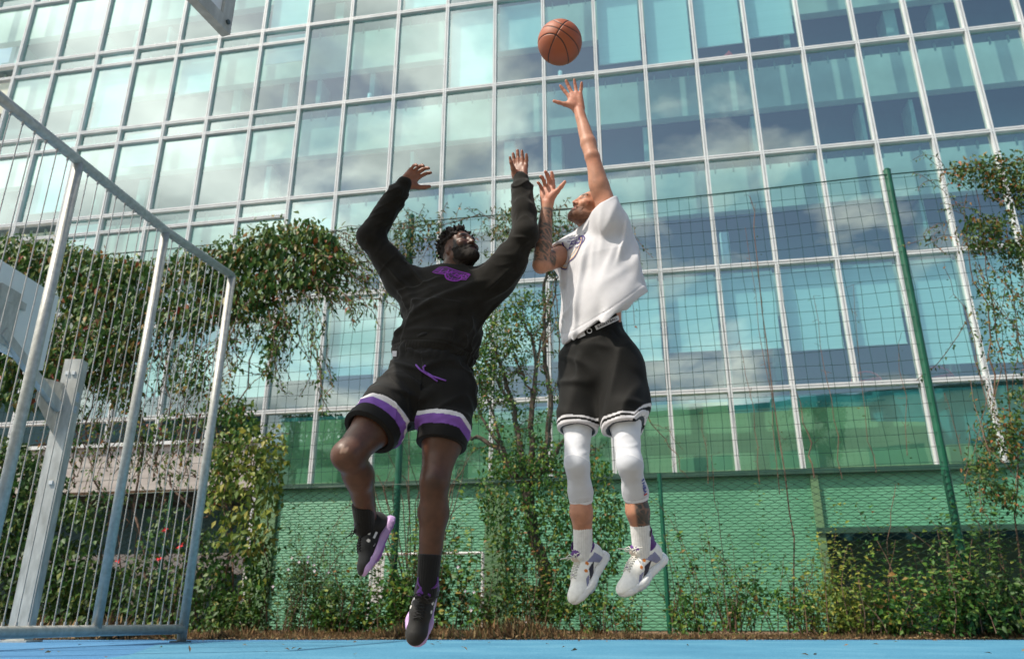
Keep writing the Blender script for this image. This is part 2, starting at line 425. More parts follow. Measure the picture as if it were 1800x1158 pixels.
# the hall across the court: out of the picture, but it is what the lower glass mirrors
hall = thing("green_hall", "green sports hall across the court, mirrored in the building's lowest glass", "building", (0, -31, 0))
b = MB(); b.box((-70, -44, 0), (34, -30, 16.2)); b.build("wall", M["hall_green"], hall)
b = MB(); b.box((34.01, -44, 0), (60, -31, 12.5)); b.build("wall", M["green_dark"], hall)
b = MB()
for k in range(14): b.box((-66 + k * 7, -30, 9.5), (-62 + k * 7, -29.96, 12.5))
b.build("window_band", M["room_dark"], hall)
b = MB(); b.box((-70.3, -44.3, 16.21), (34.3, -29.7, 16.6)); b.build("roof", M["green_dark"], hall)
# white pipe gate in front of the cladding
g = thing("pipe_gate", "thin white steel rail gate against the green cladding", "gate", fac(-2.1, -.4, 0))
for u in (-3.05, -.56):
    b = MB(); b.tube([fac(u, -.4, 0), fac(u, -.4, 1.55)], .035, 8); b.build("post", M["white_alu"], g)
b = MB(); b.tube([fac(-3.05, -.4, 1.55), fac(-.56, -.4, 1.55)], .03, 8); b.build("rail", M["white_alu"], g)
b = MB(); fbox(b, -3.0, -2.75, -.42, -.40, .55, 1.5); b.build("sign_plate", M["white_alu"], g)
# pickets behind the steel cage
pk = thing("picket_fence", "low grey picket fence in the shade behind the tall steel cage", "fence", (-6.6, 13.2, 0))
for k in range(26):
    p = V(-7.9 + k * .135, 13.35 - k * .026, 0)
    b = MB(); b.bar(p, p + V(0, 0, .98), .05, .03, (0, 1, 0)); b.build("picket", M["conc_out"], pk)
b = MB(); b.bar((-8.0, 13.42, .95), (-4.5, 12.74, .95), .04, .05); b.bar((-8.0, 13.42, .2), (-4.5, 12.74, .2), .04, .05); b.build("rail", M["conc_out"], pk)

# ------------------------------------------------------------------ fences
GY = R(11.5)
GT, GN = V(math.cos(GY), -math.sin(GY), 0), V(math.sin(GY), math.cos(GY), 0)
def fen(u, w, z): return V(0, 11.0, 0) + GT * u + GN * w + V(0, 0, z)
def fen_uv(px, py, w=0.0):                                   # where a line of sight meets the fence's plane
    d = ray(px, py); p0 = V(0, 11.0, 0) + GN * w - V(0, 0, CAM_H)
    t = np.dot(p0, GN) / np.dot(d, GN); p = V(0, 0, CAM_H) + d * t
    return np.dot(p - V(0, 11, 0), GT), p[2]
cl = thing("chain_link_fence", "green chain-link fence about head high along the court edge", "fence", fen(0, 0, 0))
for u in (-5.35, 2.05, -12.6, 9.3):
    b = MB(); b.tube([fen(u, 0, 0), fen(u, 0, 2.08)], .03, 10); b.build("post", M["green_paint"], cl)
b = MB(); b.tube([fen(u, -.01, 2.05 + .008 * math.sin(u * 2.1)) for u in np.arange(-12.5, 9.4, .5)], .006, 5); b.build("top_wire", M["green_wire"], cl)
def zigzag(u0, u1, z0, z1, p, r, wob):
    vs, fs = [], []
    n = int((z1 - z0) / (p / 2)); off = 0
    rr = random.Random(5)
    tri = [(math.cos(t), math.sin(t)) for t in (0.5, 2.6, 4.7)]
    for k in range(int((u1 - u0) / p)):
        side = 1 if k % 2 else -1
        for j in range(n + 1):
            u = u0 + k * p + (p / 2 if (j + k) % 2 else -p / 2) * 1.04
            z = z0 + j * p / 2 * 1.0
            c = fen(u + wob * math.sin(z * 3 + k * .05), .004 * (1 if j % 2 else -1) + .02 * math.sin(u * .9 + z * 1.3), z)
            for cx, cy in tri: vs.append(c + GT * cx * r + GN * cy * r)
        for j in range(n):
            for q in range(3):
                a, a2 = off + j * 3 + q, off + j * 3 + (q + 1) % 3
                fs.append((a, a2, a2 + 3, a + 3))
        off += (n + 1) * 3
    return np_mesh("wire_mesh", np.array(vs), np.array(fs))
link("wire_mesh", zigzag(-9.2, 8.6, .03, 2.05, .088, .0070, .006), M["green_wire"], cl)

nf = thing("net_fence", "very tall square mesh net on dark green steel posts above the chain-link fence", "fence", fen(0, .06, 0))
for u, h in ((-9.05, 6.4), (-1.72, 6.5), (5.66, 6.45), (13.0, 6.4)):
    b = MB(); b.tube([fen(u, .07, 0), fen(u, .07, h)], .052, 14); b.build("post", M["green_paint"], nf)
    b = MB(); b.tube([fen(u, .07, h), fen(u, .07, h + .03)], [.056, .03], 14); b.build("post_cap", M["green_paint"], nf)
rr = random.Random(11)
b = MB()
for k in range(105):
    u = -9.1 + k * .172 + rr.uniform(-.012, .012); ph = rr.uniform(0, 6)
    b.tube([fen(u + .012 * math.sin(z * 2.2 + ph) + .01 * math.sin(z * 5 + ph), .02 + .02 * math.sin(z + ph * .1), z) for z in np.arange(2.0, 6.42, .36)], .0036, 3, False)
for k in range(22):
    z = 2.1 + k * .2; ph = rr.uniform(0, 6)
    b.tube([fen(u, .025, min(6.36, z + .014 * math.sin(u * 1.7 + ph) - .012 * abs(math.sin((u + 1.72) / 7.3 * math.pi)))) for u in np.arange(-9.1, 9.1, .34)], .0036, 3, False)
b.build("netting", M["green_wire"], nf)
b = MB()
b.tube([fen(u, .03, 6.36 - .05 * abs(math.sin((u + 1.72) / 7.38 * math.pi))) for u in np.arange(-9.1, 9.2, .3)], .011, 5)
b.build("top_cable", M["green_wire"], nf)

# ------------------------------------------------------------------ steel cage at the left
cage = thing("steel_cage_fence", "galvanised tubular ball-stop frame with upright wires at the court's left end", "fence", (-3.4, 8.58, 0))
CP = [V(-3.40, 8.58, 0), V(-3.715, 7.415, 0), V(-3.94, 6.07, 0), V(-4.16, 4.75, 0)]
CH = 4.12
for k, p in enumerate(CP):
    b = MB()
    if k == 0:
        b.tube([p + V(0, 0, .0), p + V(0, 0, CH)], .047, 20)
    else:
        b.tube([p + V(0, 0, .13), p + V(0, 0, CH - .02)], .045, 20)
    b.build("post", M["galv"], cage, True)
b = MB(); b.tube([p + V(0, 0, CH) for p in CP], .047, 20); b.build("top_rail", M["galv"], cage, True)
b = MB(); b.tube([p + V(0, 0, .125) for p in CP], .047, 20); b.build("bottom_rail", M["galv"], cage, True)
b = MB(); b.box((-3.49, 8.50, 0.0), (-3.33, 8.66, .012)); b.build("foot_plate", M["dark_metal"], cage)
b = MB(); q = CP[1] + (CP[2] - CP[1]) * .13; d = nrm(CP[2] - CP[1]); b.tube([q + V(0, 0, CH), q + d * .02 + V(0, 0, CH)], .0495, 20); b.build("sleeve", M["galv"], cage, True)
for a, c in zip(CP[:-1], CP[1:]):
    n = 10
    for k in range(1, n):
        p = a + (c - a) * k / n
        b = MB(); b.tube([p + V(0, 0, .17), p + V(0, 0, CH - .03)], .0048, 6)
        for z in (.18, CH - .055): b.tube([p + V(0, 0, z - .02), p + V(0, 0, z + .02)], .011, 6)
        b.build("wire", M["wire"], cage)

# ------------------------------------------------------------------ hoop seen from behind, left
hp = thing("basketball_hoop", "galvanised basketball post with angled arm and grey board seen through the cage", "basketball hoop", (-5.08, 8.6, 0))
X0, Y0 = -5.08, 8.6
b = MB(); b.box((X0 - .095, Y0 - .08, 0), (X0 + .095, Y0 + .08, 3.04)); b.build("post", M["galv_rough"], hp)
b = MB(); b.box((X0 - .16, Y0 - .15, 0), (X0 + .16, Y0 + .15, .02)); b.build("base_plate", M["galv_rough"], hp)
A, Bp = V(X0 - .04, Y0 - .10, 2.45), V(X0 - .155, Y0 - 1.15, 2.98)
b = MB(); b.bar(A, Bp, .075, .10); b.poly([(X0 - .05, Y0 - .081, 2.15), (X0 - .05, Y0 - .081, 2.75), (X0 - .12, Y0 - .42, 2.72), (X0 - .12, Y0 - .42, 2.46)], [(0, 1, 2, 3), (3, 2, 1, 0)])
b.build("arm", M["galv_rough"], hp)
b = MB(); b.box((X0 + .02, Y0 - .095, 1.6), (X0 + .06, Y0 - .08, 1.64)); b.box((X0 + .02, Y0 - .095, 2.85), (X0 + .06, Y0 - .08, 2.89)); b.box((X0 - .05, Y0 - .095, 2.85), (X0 - .01, Y0 - .08, 2.89)); b.build("bolt", M["white_alu"], hp)
b = MB(); b.box((X0 + .0955, Y0 - .05, 2.55), (X0 + .0975, Y0 + .03, 2.66)); b.box((X0 + .0955, Y0 - .05, 2.42), (X0 + .0975, Y0 + .03, 2.50)); b.build("sticker", M["sticker"], hp)
def board_pt(s, w, z):                                        # board plane: s along it (0 at its far edge), w its thickness
    d = nrm(V(-.06, -1, 0)); n = V(-d[1], d[0], 0); return V(-5.22, 8.2, 0) + d * s + n * w + V(0, 0, z)
b = MB(); b.box((0, -.02, 2.80), (1.75, .02, 3.68), board_pt); b.build("backboard", M["board"], hp)
b = MB(); b.box((.62, .021, 2.86), (.92, .05, 3.45), board_pt); b.box((.52, .022, 3.3), (1.02, .055, 3.38), board_pt); b.build("bracket", M["galv_rough"], hp)
b = MB(); b.tube([board_pt(.87 + .225 * math.cos(t), -.30 - .225 * math.sin(t), 2.95) for t in np.linspace(0, 2 * math.pi, 25)], .012, 8, False); b.tube([board_pt(.87, -.021, 2.95), board_pt(.87, -.08, 2.95)], .03, 8); b.build("rim", M["red_thing"], hp)

# ------------------------------------------------------------------ board above the camera
ob = thing("overhead_backboard", "steel framed basketball backboard corner hanging into the top of the picture", "backboard", (-2.6, 3.0, 0))
C0 = at_z(396, 64, 3.0); D0 = nrm(at_z(335, 0, 3.0) - C0)      # lower edge runs from its near corner towards the camera
N0 = V(-D0[1], D0[0], 0)
def ob_pt(s, w, z): return C0 + D0 * s + N0 * w + V(0, 0, z)
b = MB()
b.box((0, -.02, 0), (1.8, .03, .075), ob_pt); b.box((0, -.02, 1.0), (1.8, .03, 1.07), ob_pt)
b.box((0, -.02, .0755), (.07, .03, .9995), ob_pt); b.box((1.73, -.02, .0755), (1.8, .03, .9995), ob_pt)
b.build("frame", M["galv_rough"], ob)
b = MB(); b.box((.071, .0, .076), (1.729, .012, .999), ob_pt); b.build("panel", M["white_thing"], ob)
M["wood_edge"] = mat_noise("weathered edge strip", [(.4, (.42, .30, .20)), (.6, (.52, .40, .30))], 12, .7, stretch=(1, 1, .2))
b = MB(); b.box((.071, -.012, .077), (.095, -.001, .998), ob_pt); b.box((.096, -.012, .077), (1.728, -.001, .097), ob_pt); b.build("edge_strip", M["wood_edge"], ob)
b = MB()
for s, z in ((.035, .05), (.5, .035), (1.0, .035), (.035, .55)):
    b.tube([ob_pt(s, -.018, z), ob_pt(s, -.032, z)], .012, 8); b.tube([ob_pt(s, .028, z), ob_pt(s, .042, z)], .012, 8)
b.build("bolt", M["dark_metal"], ob)
BK = ob_pt(.9, .03, .5); side = -N0 if N0[0] > 0 else N0
b = MB(); b.bar(ob_pt(.9, .0, .5) + side * .05, ob_pt(.9, 0, .5) + side * 1.3, .14, .14); b.build("arm", M["galv_rough"], ob)
P0 = ob_pt(.9, 0, 0) + side * 1.38
b = MB(); b.box((P0[0] - .08, P0[1] - .08, 0), (P0[0] + .08, P0[1] + .08, 3.7)); b.build("post", M["galv_rough"], ob)
# ------------------------------------------------------------------ organic shapes: blended volumes turned into one continuous surface
def smin(a, b, k):
    if k <= 0: return np.minimum(a, b)
    h = np.clip(.5 + .5 * (b - a) / k, 0, 1)
    return b + (a - b) * h - k * h * (1 - h)
def frame(o, f, u):                                           # local frame: y = forward, z = up, x = right-hand side
    y = nrm(f); x = nrm(np.cross(y, u)); z = np.cross(x, y)
    return V(*o), np.stack([x, y, z], 1)
class Frame:
    def __init__(s, o, f, u): s.o, s.R = frame(o, f, u)
    def p(s, *a): return s.o + s.R @ V(*a)
    def d(s, *a): return s.R @ V(*a)
    def loc(s, P): return (P - s.o) @ s.R
class Vol:
    def __init__(s): s.ops = []
    def add(s, fn, k=.02, mode='u'): s.ops.append((fn, k, mode)); return s
    def cone(s, a, b, ra, rb=None, k=.02, mode='u', flat=None):
        a, b = V(*a), V(*b); rb = ra if rb is None else rb
        if flat is not None:
            fd, fs = nrm(flat[0]), flat[1]
        def fn(P):
            A, B, Q = a, b, P
            if flat is not None:
                Q = P + np.outer((P - a) @ fd, fd) * (1 / fs - 1)
                B = b + fd * np.dot(b - a, fd) * (1 / fs - 1)
            ab = B - A; t = np.clip(((Q - A) @ ab) / max(1e-12, ab @ ab), 0, 1)
            d = np.linalg.norm(Q - A - t[:, None] * ab, axis=1) - (ra + (rb - ra) * t)
            return d * (fs if flat is not None else 1) if flat is not None and fs < 1 else d
        return s.add(fn, k, mode)
    def chain(s, pts, rs, k=.02, kk=None, mode='u', flat=None):
        for i in range(len(pts) - 1): s.cone(pts[i], pts[i + 1], rs[i], rs[i + 1], (kk if kk is not None and i else k), mode, flat)
        return s
    def ell(s, c, r, Rm=None, k=.02, mode='u'):
        c, r = V(*c), V(*r); Rm = np.eye(3) if Rm is None else Rm
        def fn(P):
            q = (P - c) @ Rm
            k0 = np.linalg.norm(q / r, axis=1); k1 = np.linalg.norm(q / (r * r), axis=1) + 1e-9
            return k0 * (k0 - 1) / k1
        return s.add(fn, k, mode)
    def plane(s, p, n, k=.004):                               # keep the side the normal points away from
        p, n = V(*p), nrm(n)
        return s.add(lambda P: (P - p) @ n, k, 'i')
    def __call__(s, P):
        d = None
        for fn, k, mode in s.ops:
            if mode == 'w': d = d + fn(P); continue
            e = fn(P)
            if d is None: d = e
            elif mode == 'u': d = smin(d, e, k)
            elif mode == 's': d = -smin(-d, e, k)
            elif mode == 'i': d = -smin(-d, -e, k)
        return d
def sd_eval(f, P, chunk=400000):
    return np.concatenate([f(P[i:i + chunk]) for i in range(0, len(P), chunk)]) if len(P) else np.zeros(0)
def surface(f, lo, hi, h, levels=3):                         # sparse dual surface of a distance function
    lo = V(*lo); S = h * 2 ** levels
    n = np.ceil((V(*hi) - lo) / S).astype(int)
    c = np.stack(np.meshgrid(*[np.arange(k) for k in n], indexing='ij'), -1).reshape(-1, 3)
    for L in range(levels, -1, -1):
        s = h * 2 ** L
        d = sd_eval(f, lo + (c + .5) * s)
        c = c[np.abs(d) < s * 1.0 + .006]
        if L: c = (c[:, None, :] * 2 + np.array([[i, j, k] for i in (0, 1) for j in (0, 1) for k in (0, 1)])[None]).reshape(-1, 3)
    N = 1 << 20
    key = lambda q: (q[:, 0].astype(np.int64) * N + q[:, 1]) * N + q[:, 2]
    offs = np.array([[i, j, k] for i in (0, 1) for j in (0, 1) for k in (0, 1)])
    cor = (c[:, None, :] + offs[None]).reshape(-1, 3)
    ck = key(cor); uk, first, inv = np.unique(ck, return_index=True, return_inverse=True)
    dv = sd_eval(f, lo + cor[first] * h)
    D = dv[inv].reshape(-1, 8)
    act = (D.min(1) < 0) & (D.max(1) >= 0)
    c, D = c[act], D[act]
    acc = np.zeros((len(c), 3)); cnt = np.zeros(len(c))
    for a in range(8):
        for ax in range(3):
            if offs[a][ax]: continue
            b_ = a + (4, 2, 1)[ax]
            m = (D[:, a] < 0) != (D[:, b_] < 0)
            t = np.zeros(len(c)); t[m] = D[m, a] / (D[m, a] - D[m, b_])
            p = np.repeat(offs[a][None].astype(float), len(c), 0); p[:, ax] += t
            acc[m] += p[m]; cnt[m] += 1
    vert = lo + (c + acc / np.maximum(cnt, 1)[:, None]) * h
    k = key(c); order = np.argsort(k); ks = k[order]
    faces = []
    for ax in range(3):
        b_ = (4, 2, 1)[ax]
        m = (D[:, 0] < 0) != (D[:, b_] < 0)
        q = c[m]; neg = D[m, 0] < 0
        u, w = [(1, 2), (2, 0), (0, 1)][ax]
        ids = []; ok = np.ones(len(q), bool)
        for du, dw in ((0, 0), (1, 0), (1, 1), (0, 1)):
            r = q.copy(); r[:, u] -= du; r[:, w] -= dw
            kk = key(r); pos = np.clip(np.searchsorted(ks, kk), 0, len(ks) - 1)
            ok &= ks[pos] == kk; ids.append(order[pos])
        F = np.stack(ids, 1)[ok]; ng = neg[ok]
        F[~ng] = F[~ng][:, ::-1]
        faces.append(F)
    return vert, np.concatenate(faces)
def wob(P, s, seed=0):                                        # cheap smooth noise in -1..1
    r = np.random.RandomState(seed); out = np.zeros(len(P))
    for k in range(5):
        d = r.normal(size=3); d /= np.linalg.norm(d); ph = r.uniform(0, 6.28, 2)
        e = r.normal(size=3); e /= np.linalg.norm(e)
        out += np.sin((P @ d) * s * (1 + .35 * k) + ph[0] + 1.3 * np.sin((P @ e) * s * .6 + ph[1]))
    return out / 3.0
def foldn(P, d, across, along, seed):                          # soft ridges that run along d
    d = nrm(d); Q = P - np.outer(P @ d, d) * (1 - along / across)
    return np.exp(-(wob(Q, across, seed) / .33) ** 2)
def paint(me, colors):
    a = me.color_attributes.new("col", 'FLOAT_COLOR', 'POINT')
    c = np.ones((len(colors), 4), np.float32); c[:, :3] = colors
    a.data.foreach_set("color", c.ravel())
def vol_obj(name, f, lo, hi, h, mat, parent, color=None, levels=3):
    v, F = surface(f, lo, hi, h, levels)
    me = np_mesh(name, v, F)
    if color is not None: paint(me, color(v))
    o = link(name, me, mat, parent, True)
    return o, v, F
def mat_col(name, rough, bscale=None, bstr=.2, bdist=.001, spec=.4, sss=0., sheen=0., var=.12, vscale=30):
    m, nt, b, _ = mat_new(name)
    a = nt.nodes.new("ShaderNodeVertexColor"); a.layer_name = "col"
    mx = nt.nodes.new("ShaderNodeMix"); mx.data_type = 'RGBA'; mx.blend_type = 'MULTIPLY'; mx.inputs["Factor"].default_value = 1
    nt.links.new(a.outputs[0], mx.inputs["A"])
    nt.links.new(rampc(nt, noise(nt, vscale, 4), [(.3, (1 - var,) * 3), (.7, (1 + var,) * 3)]), mx.inputs["B"])
    nt.links.new(mx.outputs["Result"], b.inputs["Base Color"])
    b.inputs["Roughness"].default_value = rough; b.inputs["Specular IOR Level"].default_value = spec
    if sss: b.inputs["Subsurface Weight"].default_value = sss; b.inputs["Subsurface Radius"].default_value = (.012, .004, .002); b.inputs["Subsurface Scale"].default_value = 1.0
    if sheen: b.inputs["Sheen Weight"].default_value = sheen; b.inputs["Sheen Roughness"].default_value = .5
    if bscale: bump(nt, b, noise(nt, bscale, 3), bstr, bdist)
    return m
def mixcol(base, other, w): return base * (1 - w[:, None]) + V(*other) * w[:, None]
def sstep(a, b, x): t = np.clip((x - a) / (b - a), 0, 1); return t * t * (3 - 2 * t)

def rot_about(v, axis, ang):
    a = nrm(axis); return v * math.cos(ang) + np.cross(a, v) * math.sin(ang) + a * np.dot(a, v) * (1 - math.cos(ang))
class Hand:                                                   # palm, four unequal jointed fingers and a thumb on the side of the palm
    def __init__(s, S, wr, d, n, sd, curl, spread, thumb, sc=1.0):
        d = nrm(d); sd = nrm(V(*sd) - d * np.dot(sd, d)); n_ = np.cross(d, sd)
        n_ = n_ if np.dot(n_, n) > 0 else -n_
        s.d, s.n, s.s, s.wr = d, n_, sd, V(*wr)
        g = lambda a, b_, c: s.wr + (d * a + sd * b_ + n_ * c) * sc
        s.g = g
        ks = [g(.091, .031, 0), g(.096, .010, .001), g(.091, -.012, .001), g(.081, -.031, 0)]
        ms = [g(.0, .017, 0), g(-.002, .006, 0), g(-.002, -.006, 0), g(.0, -.017, 0)]
        for a, b_ in zip(ms, ks): S.cone(a, b_, .0165 * sc, .0112 * sc, .012)
        S.ell(g(.05, 0, .004), V(.043, .034, .012) * sc, np.stack([d, sd, n_], 1), .01)
        S.ell(g(.036, .026, .010), V(.032, .017, .014) * sc, np.stack([nrm(d * .8 + sd * .6), nrm(sd * .8 - d * .6), n_], 1), .012)
        S.ell(g(.036, -.022, .008), V(.034, .012, .012) * sc, np.stack([d, sd, n_], 1), .01)
        L = [.075, .083, .077, .060]; rr = [.0098, .0100, .0096, .0084]
        s.tips = []
        for i in range(4):
            dr = rot_about(d, np.cross(d, sd), R(spread[i])); ax = np.cross(dr, n_)
            p = ks[i]; ang = 0
            c = curl[i]; cs = c if hasattr(c, "__len__") else (c * .7, c, c * .6)
            for j, fr in enumerate((.46, .30, .24)):
                ang += cs[j]; q = p + rot_about(dr, ax, R(ang)) * L[i] * fr * sc
                S.cone(p, q, rr[i] * sc * (1.04 - .07 * j), rr[i] * sc * (.97 - .08 * j), .0045)
                p = q
            s.tips.append(p)
        o, f, c = thumb                                       # degrees out from the fingers, degrees towards the palm, curl
        b0 = g(.022, .022, .006)
        t1 = rot_about(d, np.cross(d, sd), R(o)); t1 = nrm(t1 * math.cos(R(f)) + n_ * math.sin(R(f)))
        b1 = b0 + t1 * .046 * sc; S.cone(b0, b1, .017 * sc, .0125 * sc, .014)
        t2 = rot_about(t1, np.cross(t1, d), R(c * .5)); b2 = b1 + t2 * .034 * sc; S.cone(b1, b2, .0118 * sc, .0102 * sc, .006)
        t3 = rot_about(t1, np.cross(t1, d), R(c)); b3 = b2 + t3 * .026 * sc; S.cone(b2, b3, .0104 * sc, .0080 * sc, .005)
        s.tips.append(b3)
    def palm_mask(s, P):
        q = P - s.wr; return ((q @ s.d) > -.01) & (np.linalg.norm(q, axis=1) < .24), (q @ s.n), (q @ s.d)
def head_shape(S, H, k=.02, sc=1.0):                          # H: frame at the centre of the head
    p = lambda *a: H.p(*[c * sc for c in a]); r = lambda *a: V(*a) * sc
    S.ell(p(0, -.014, .034), r(.077, .098, .086), H.R, k)
    S.ell(p(0, .020, -.018), r(.066, .076, .090), H.R, .03)
    S.cone(p(-.046, .0, -.062), p(-.014, .070, -.102), .026 * sc, .021 * sc, .028)
    S.cone(p(.046, .0, -.062), p(.014, .070, -.102), .026 * sc, .021 * sc, .028)
    S.ell(p(0, .074, -.103), r(.026, .021, .020), H.R, .02)
    S.cone(p(-.040, .076, .024), p(.040, .076, .024), .014 * sc, .014 * sc, .016)
    for sg in (-1, 1):
        S.ell(p(sg * .045, .066, -.028), r(.022, .020, .018), H.R, .018)
        S.ell(p(sg * .031, .097, .004), r(.017, .014, .012), H.R, .010, 's')
        S.ell(p(sg * .031, .077, .003), r(.0135, .0125, .0115), H.R, .003)
    S.cone(p(0, .086, .018), p(0, .105, -.032), .009 * sc, .0125 * sc, .014)
    for sg in (-1, 1): S.ell(p(sg * .015, .093, -.036), r(.011, .012, .009), H.R, .007)
    S.cone(p(-.018, .086, -.064), p(.018, .086, -.064), .0085 * sc, .0085 * sc, .008)
    S.cone(p(-.015, .085, -.079), p(.015, .085, -.079), .0095 * sc, .0095 * sc, .007)
    S.cone(p(-.02, .101, -.0715), p(.02, .101, -.0715), .0035 * sc, .0035 * sc, .004, 's')
    for sg in (-1, 1):
        S.ell(p(sg * .078, -.010, -.008), r(.011, .021, .033), H.R, .006)
        S.ell(p(sg * .092, -.006, -.006), r(.008, .011, .019), H.R, .005, 's')
def head_color(C, P, H, skin, lip, beard, beard_w, brow, sc=1.0, beard_top=-.045):
    q = H.loc(P) / sc; x, y, z = q[:, 0], q[:, 1], q[:, 2]
    hd = (np.linalg.norm(q - V(0, .0, .0), axis=1) < .17) & (z > -.16)
    if beard_w > 0:
        lo = np.where(y > .055, -.048 - .0 * y, beard_top + .02 - .35 * np.abs(y - .03))
        w = sstep(.012, -.004, z - lo) * (y > -.012) * (np.abs(x) < .070) * hd * beard_w * sstep(-.165, -.12, z)
        C = mixcol(C, beard, w)
    lips = hd & (y > .083) & (np.abs(x) < .026) & (z < -.056) & (z > -.089)
    C[lips] = lip
    slit = hd & (y > .08) & (np.abs(x) < .022) & (np.abs(z + .0715) < .0035)
    C[slit] = V(.02, .008, .008)
    for sg in (-1, 1):
        e = hd & (((x - sg * .031) / .0125) ** 2 + ((z - .0035) / .0042) ** 2 < 1) & (y > .07)
        C[e] = V(.13, .105, .09)
        i = hd & (((x - sg * .031) ** 2 + (z - .005) ** 2) < .0058 ** 2) & (y > .07); C[i] = V(.02, .012, .01)
        lid = hd & (((x - sg * .031) / .0165) ** 2 + ((z - .004) / .0105) ** 2 < 1) & ~e & (y > .065); C[lid] = C[lid] * .72
        bw = hd & (np.abs(x - sg * .034) < .021) & (np.abs(z - .025 + .12 * np.abs(np.abs(x) - .03)) < .0055) & (y > .055)
        C[bw] = brow
    ns = hd & (y > .1) & (z < -.040) & (z > -.050) & (np.abs(np.abs(x) - .009) < .005); C[ns] = C[ns] * .3
    return C

def beard_mesh(person, H, sc, thick, top, mat, colr, seed):    # stubble or beard that hugs the jaw, leaving the lips free
    S = Vol(); head_shape(S, H, sc=sc)
    def grow(P): return -thick + .45 * thick * wob(P, 190, seed) + .35 * thick * wob(P, 90, seed + 1)
    S.add(grow, 0, 'w')
    def region(P):
        q = H.loc(P) / sc; x, y, z = q[:, 0], q[:, 1], q[:, 2]
        lo = np.where(y > .058, -.050, top - .42 * np.maximum(0, y - .012))
        d = np.maximum(z - lo + .004 * wob(P, 60, seed + 2), np.maximum(-(y + .004) + .0, np.abs(x) - .074))
        lips = .019 - np.sqrt((x / 1.35) ** 2 + ((z + .0715) / .62) ** 2 + np.maximum(0, .075 - y) ** 2 * 4)
        low = -.150 - z
        return np.maximum(np.maximum(d, lips), low) * sc
    S.add(region, .003, 'i')
    vol_obj("beard", S, H.o - .17, H.o + .17, .0032, mat, person, const(colr))

def decal(name, flat_mesh_v, faces, c, rx, uy, n, target, mat, parent, off=.0025, reach=.25):   # a flat print laid onto a curved surface
    c, rx, uy, n = V(*c), nrm(rx), nrm(uy), nrm(n)
    out, ok = [], []
    for x, y in flat_mesh_v:
        o = c + rx * x + uy * y + n * reach
        hit, hn, _, _ = target.ray_cast(Vector(o), Vector(-n), reach * 2)
        ok.append(hit is not None)
        out.append(tuple(V(*hit) + V(*hn) * off) if hit is not None else (0, 0, 0))
    faces = [f for f in faces if all(ok[i] for i in f)]
    used = sorted({i for f in faces for i in f}); re = {u: k for k, u in enumerate(used)}
    if not used: return None
    me = bpy.data.meshes.new(name); me.from_pydata([out[u] for u in used], [], [[re[i] for i in f] for f in faces]); me.update()
    return link(name, me, mat, parent)
def text_flat(txt, size, shear=0.0, space=1.0, bold=0.0):
    cu = bpy.data.curves.new("writing", 'FONT'); cu.body = txt; cu.size = size; cu.align_x = 'CENTER'; cu.align_y = 'CENTER'; cu.shear = shear; cu.space_character = space; cu.offset = bold; cu.resolution_u = 4
    o = bpy.data.objects.new("writing", cu); col.objects.link(o)
    dg = bpy.context.evaluated_depsgraph_get(); me = bpy.data.meshes.new_from_object(o.evaluated_get(dg))
    v = [(p.co.x, p.co.y) for p in me.vertices]; f = [list(p.vertices) for p in me.polygons]
    bpy.data.objects.remove(o); bpy.data.meshes.remove(me); bpy.data.curves.remove(cu)
    return v, f
def ring_flat(cx, cy, r0, r1, a0=0., a1=360., n=40, sy=1.0):
    v, f = [], []
    for k in range(n + 1):
        t = R(a0 + (a1 - a0) * k / n)
        for r in (r0, r1): v.append((cx + r * math.cos(t), cy + sy * r * math.sin(t)))
    for k in range(n): f.append([2 * k, 2 * k + 1, 2 * k + 3, 2 * k + 2])
    return v, f
def strip_flat(pts, w):
    v, f = [], []
    for i, p in enumerate(pts):
        a, b = V(*pts[max(i - 1, 0)]), V(*pts[min(i + 1, len(pts) - 1)]); d = nrm(b - a); m = V(-d[1], d[0]) * w / 2
        v += [tuple(V(*p) - m), tuple(V(*p) + m)]
    for i in range(len(pts) - 1): f.append([2 * i, 2 * i + 1, 2 * i + 3, 2 * i + 2])
    return v, f
def join_flat(*parts):
    v, f = [], []
    for pv, pf in parts:
        o = len(v); v += list(pv); f += [[i + o for i in q] for q in pf]
    return v, f
def bvh_of(v, F): return BVHTree.FromPolygons([tuple(p) for p in v], [tuple(q) for q in F])
# ------------------------------------------------------------------ people
M["skin_dark"] = mat_col("dark brown skin", .44, 150, .4, .0015, .45, .06, 0, .22, 24)
M["skin_light"] = mat_col("sunned light skin", .52, 150, .4, .0015, .35, .12, 0, .16, 24)
M["fleece"] = mat_col("black fleece", .92, 420, .5, .0012, .15, 0, .10, .22, 18)
M["mesh_cloth"] = mat_col("black sports cloth", .75, 600, .4, .0008, .2, 0, .04, .15, 20)
M["cotton"] = mat_col("white cotton jersey", .85, 500, .4, .0008, .3, .0, .2, .04, 25)
M["lycra"] = mat_col("white stretch cloth", .7, 700, .3, .0005, .3, 0, .1, .05, 12)
M["knit"] = mat_col("knitted sock", .9, 500, .5, .001, .2, 0, .2, .08, 60)
M["shoe_cloth"] = mat_col("shoe upper", .6, 600, .35, .0008, .35, 0, .1, .08, 50)
M["shoe_sole"] = mat_col("rubber sole", .45, 90, .15, .001, .45, 0, 0, .06, 20)
M["purple"] = flat_mat("purple print", (.22, .012, .33))
M["purple_dark"] = flat_mat("dark purple print", (.045, .004, .07))
M["purple_cord"] = flat_mat("purple cord", (.20, .07, .40))
M["navy"] = flat_mat("navy purple print", (.05, .03, .17))
M["gold"] = flat_mat("pale gold print", (.62, .42, .22))
M["ink"] = flat_mat("black print", (.012, .012, .014))
M["white_print"] = flat_mat("white print", (.70, .70, .74))
M["red_print"] = flat_mat("red print", (.55, .04, .03))
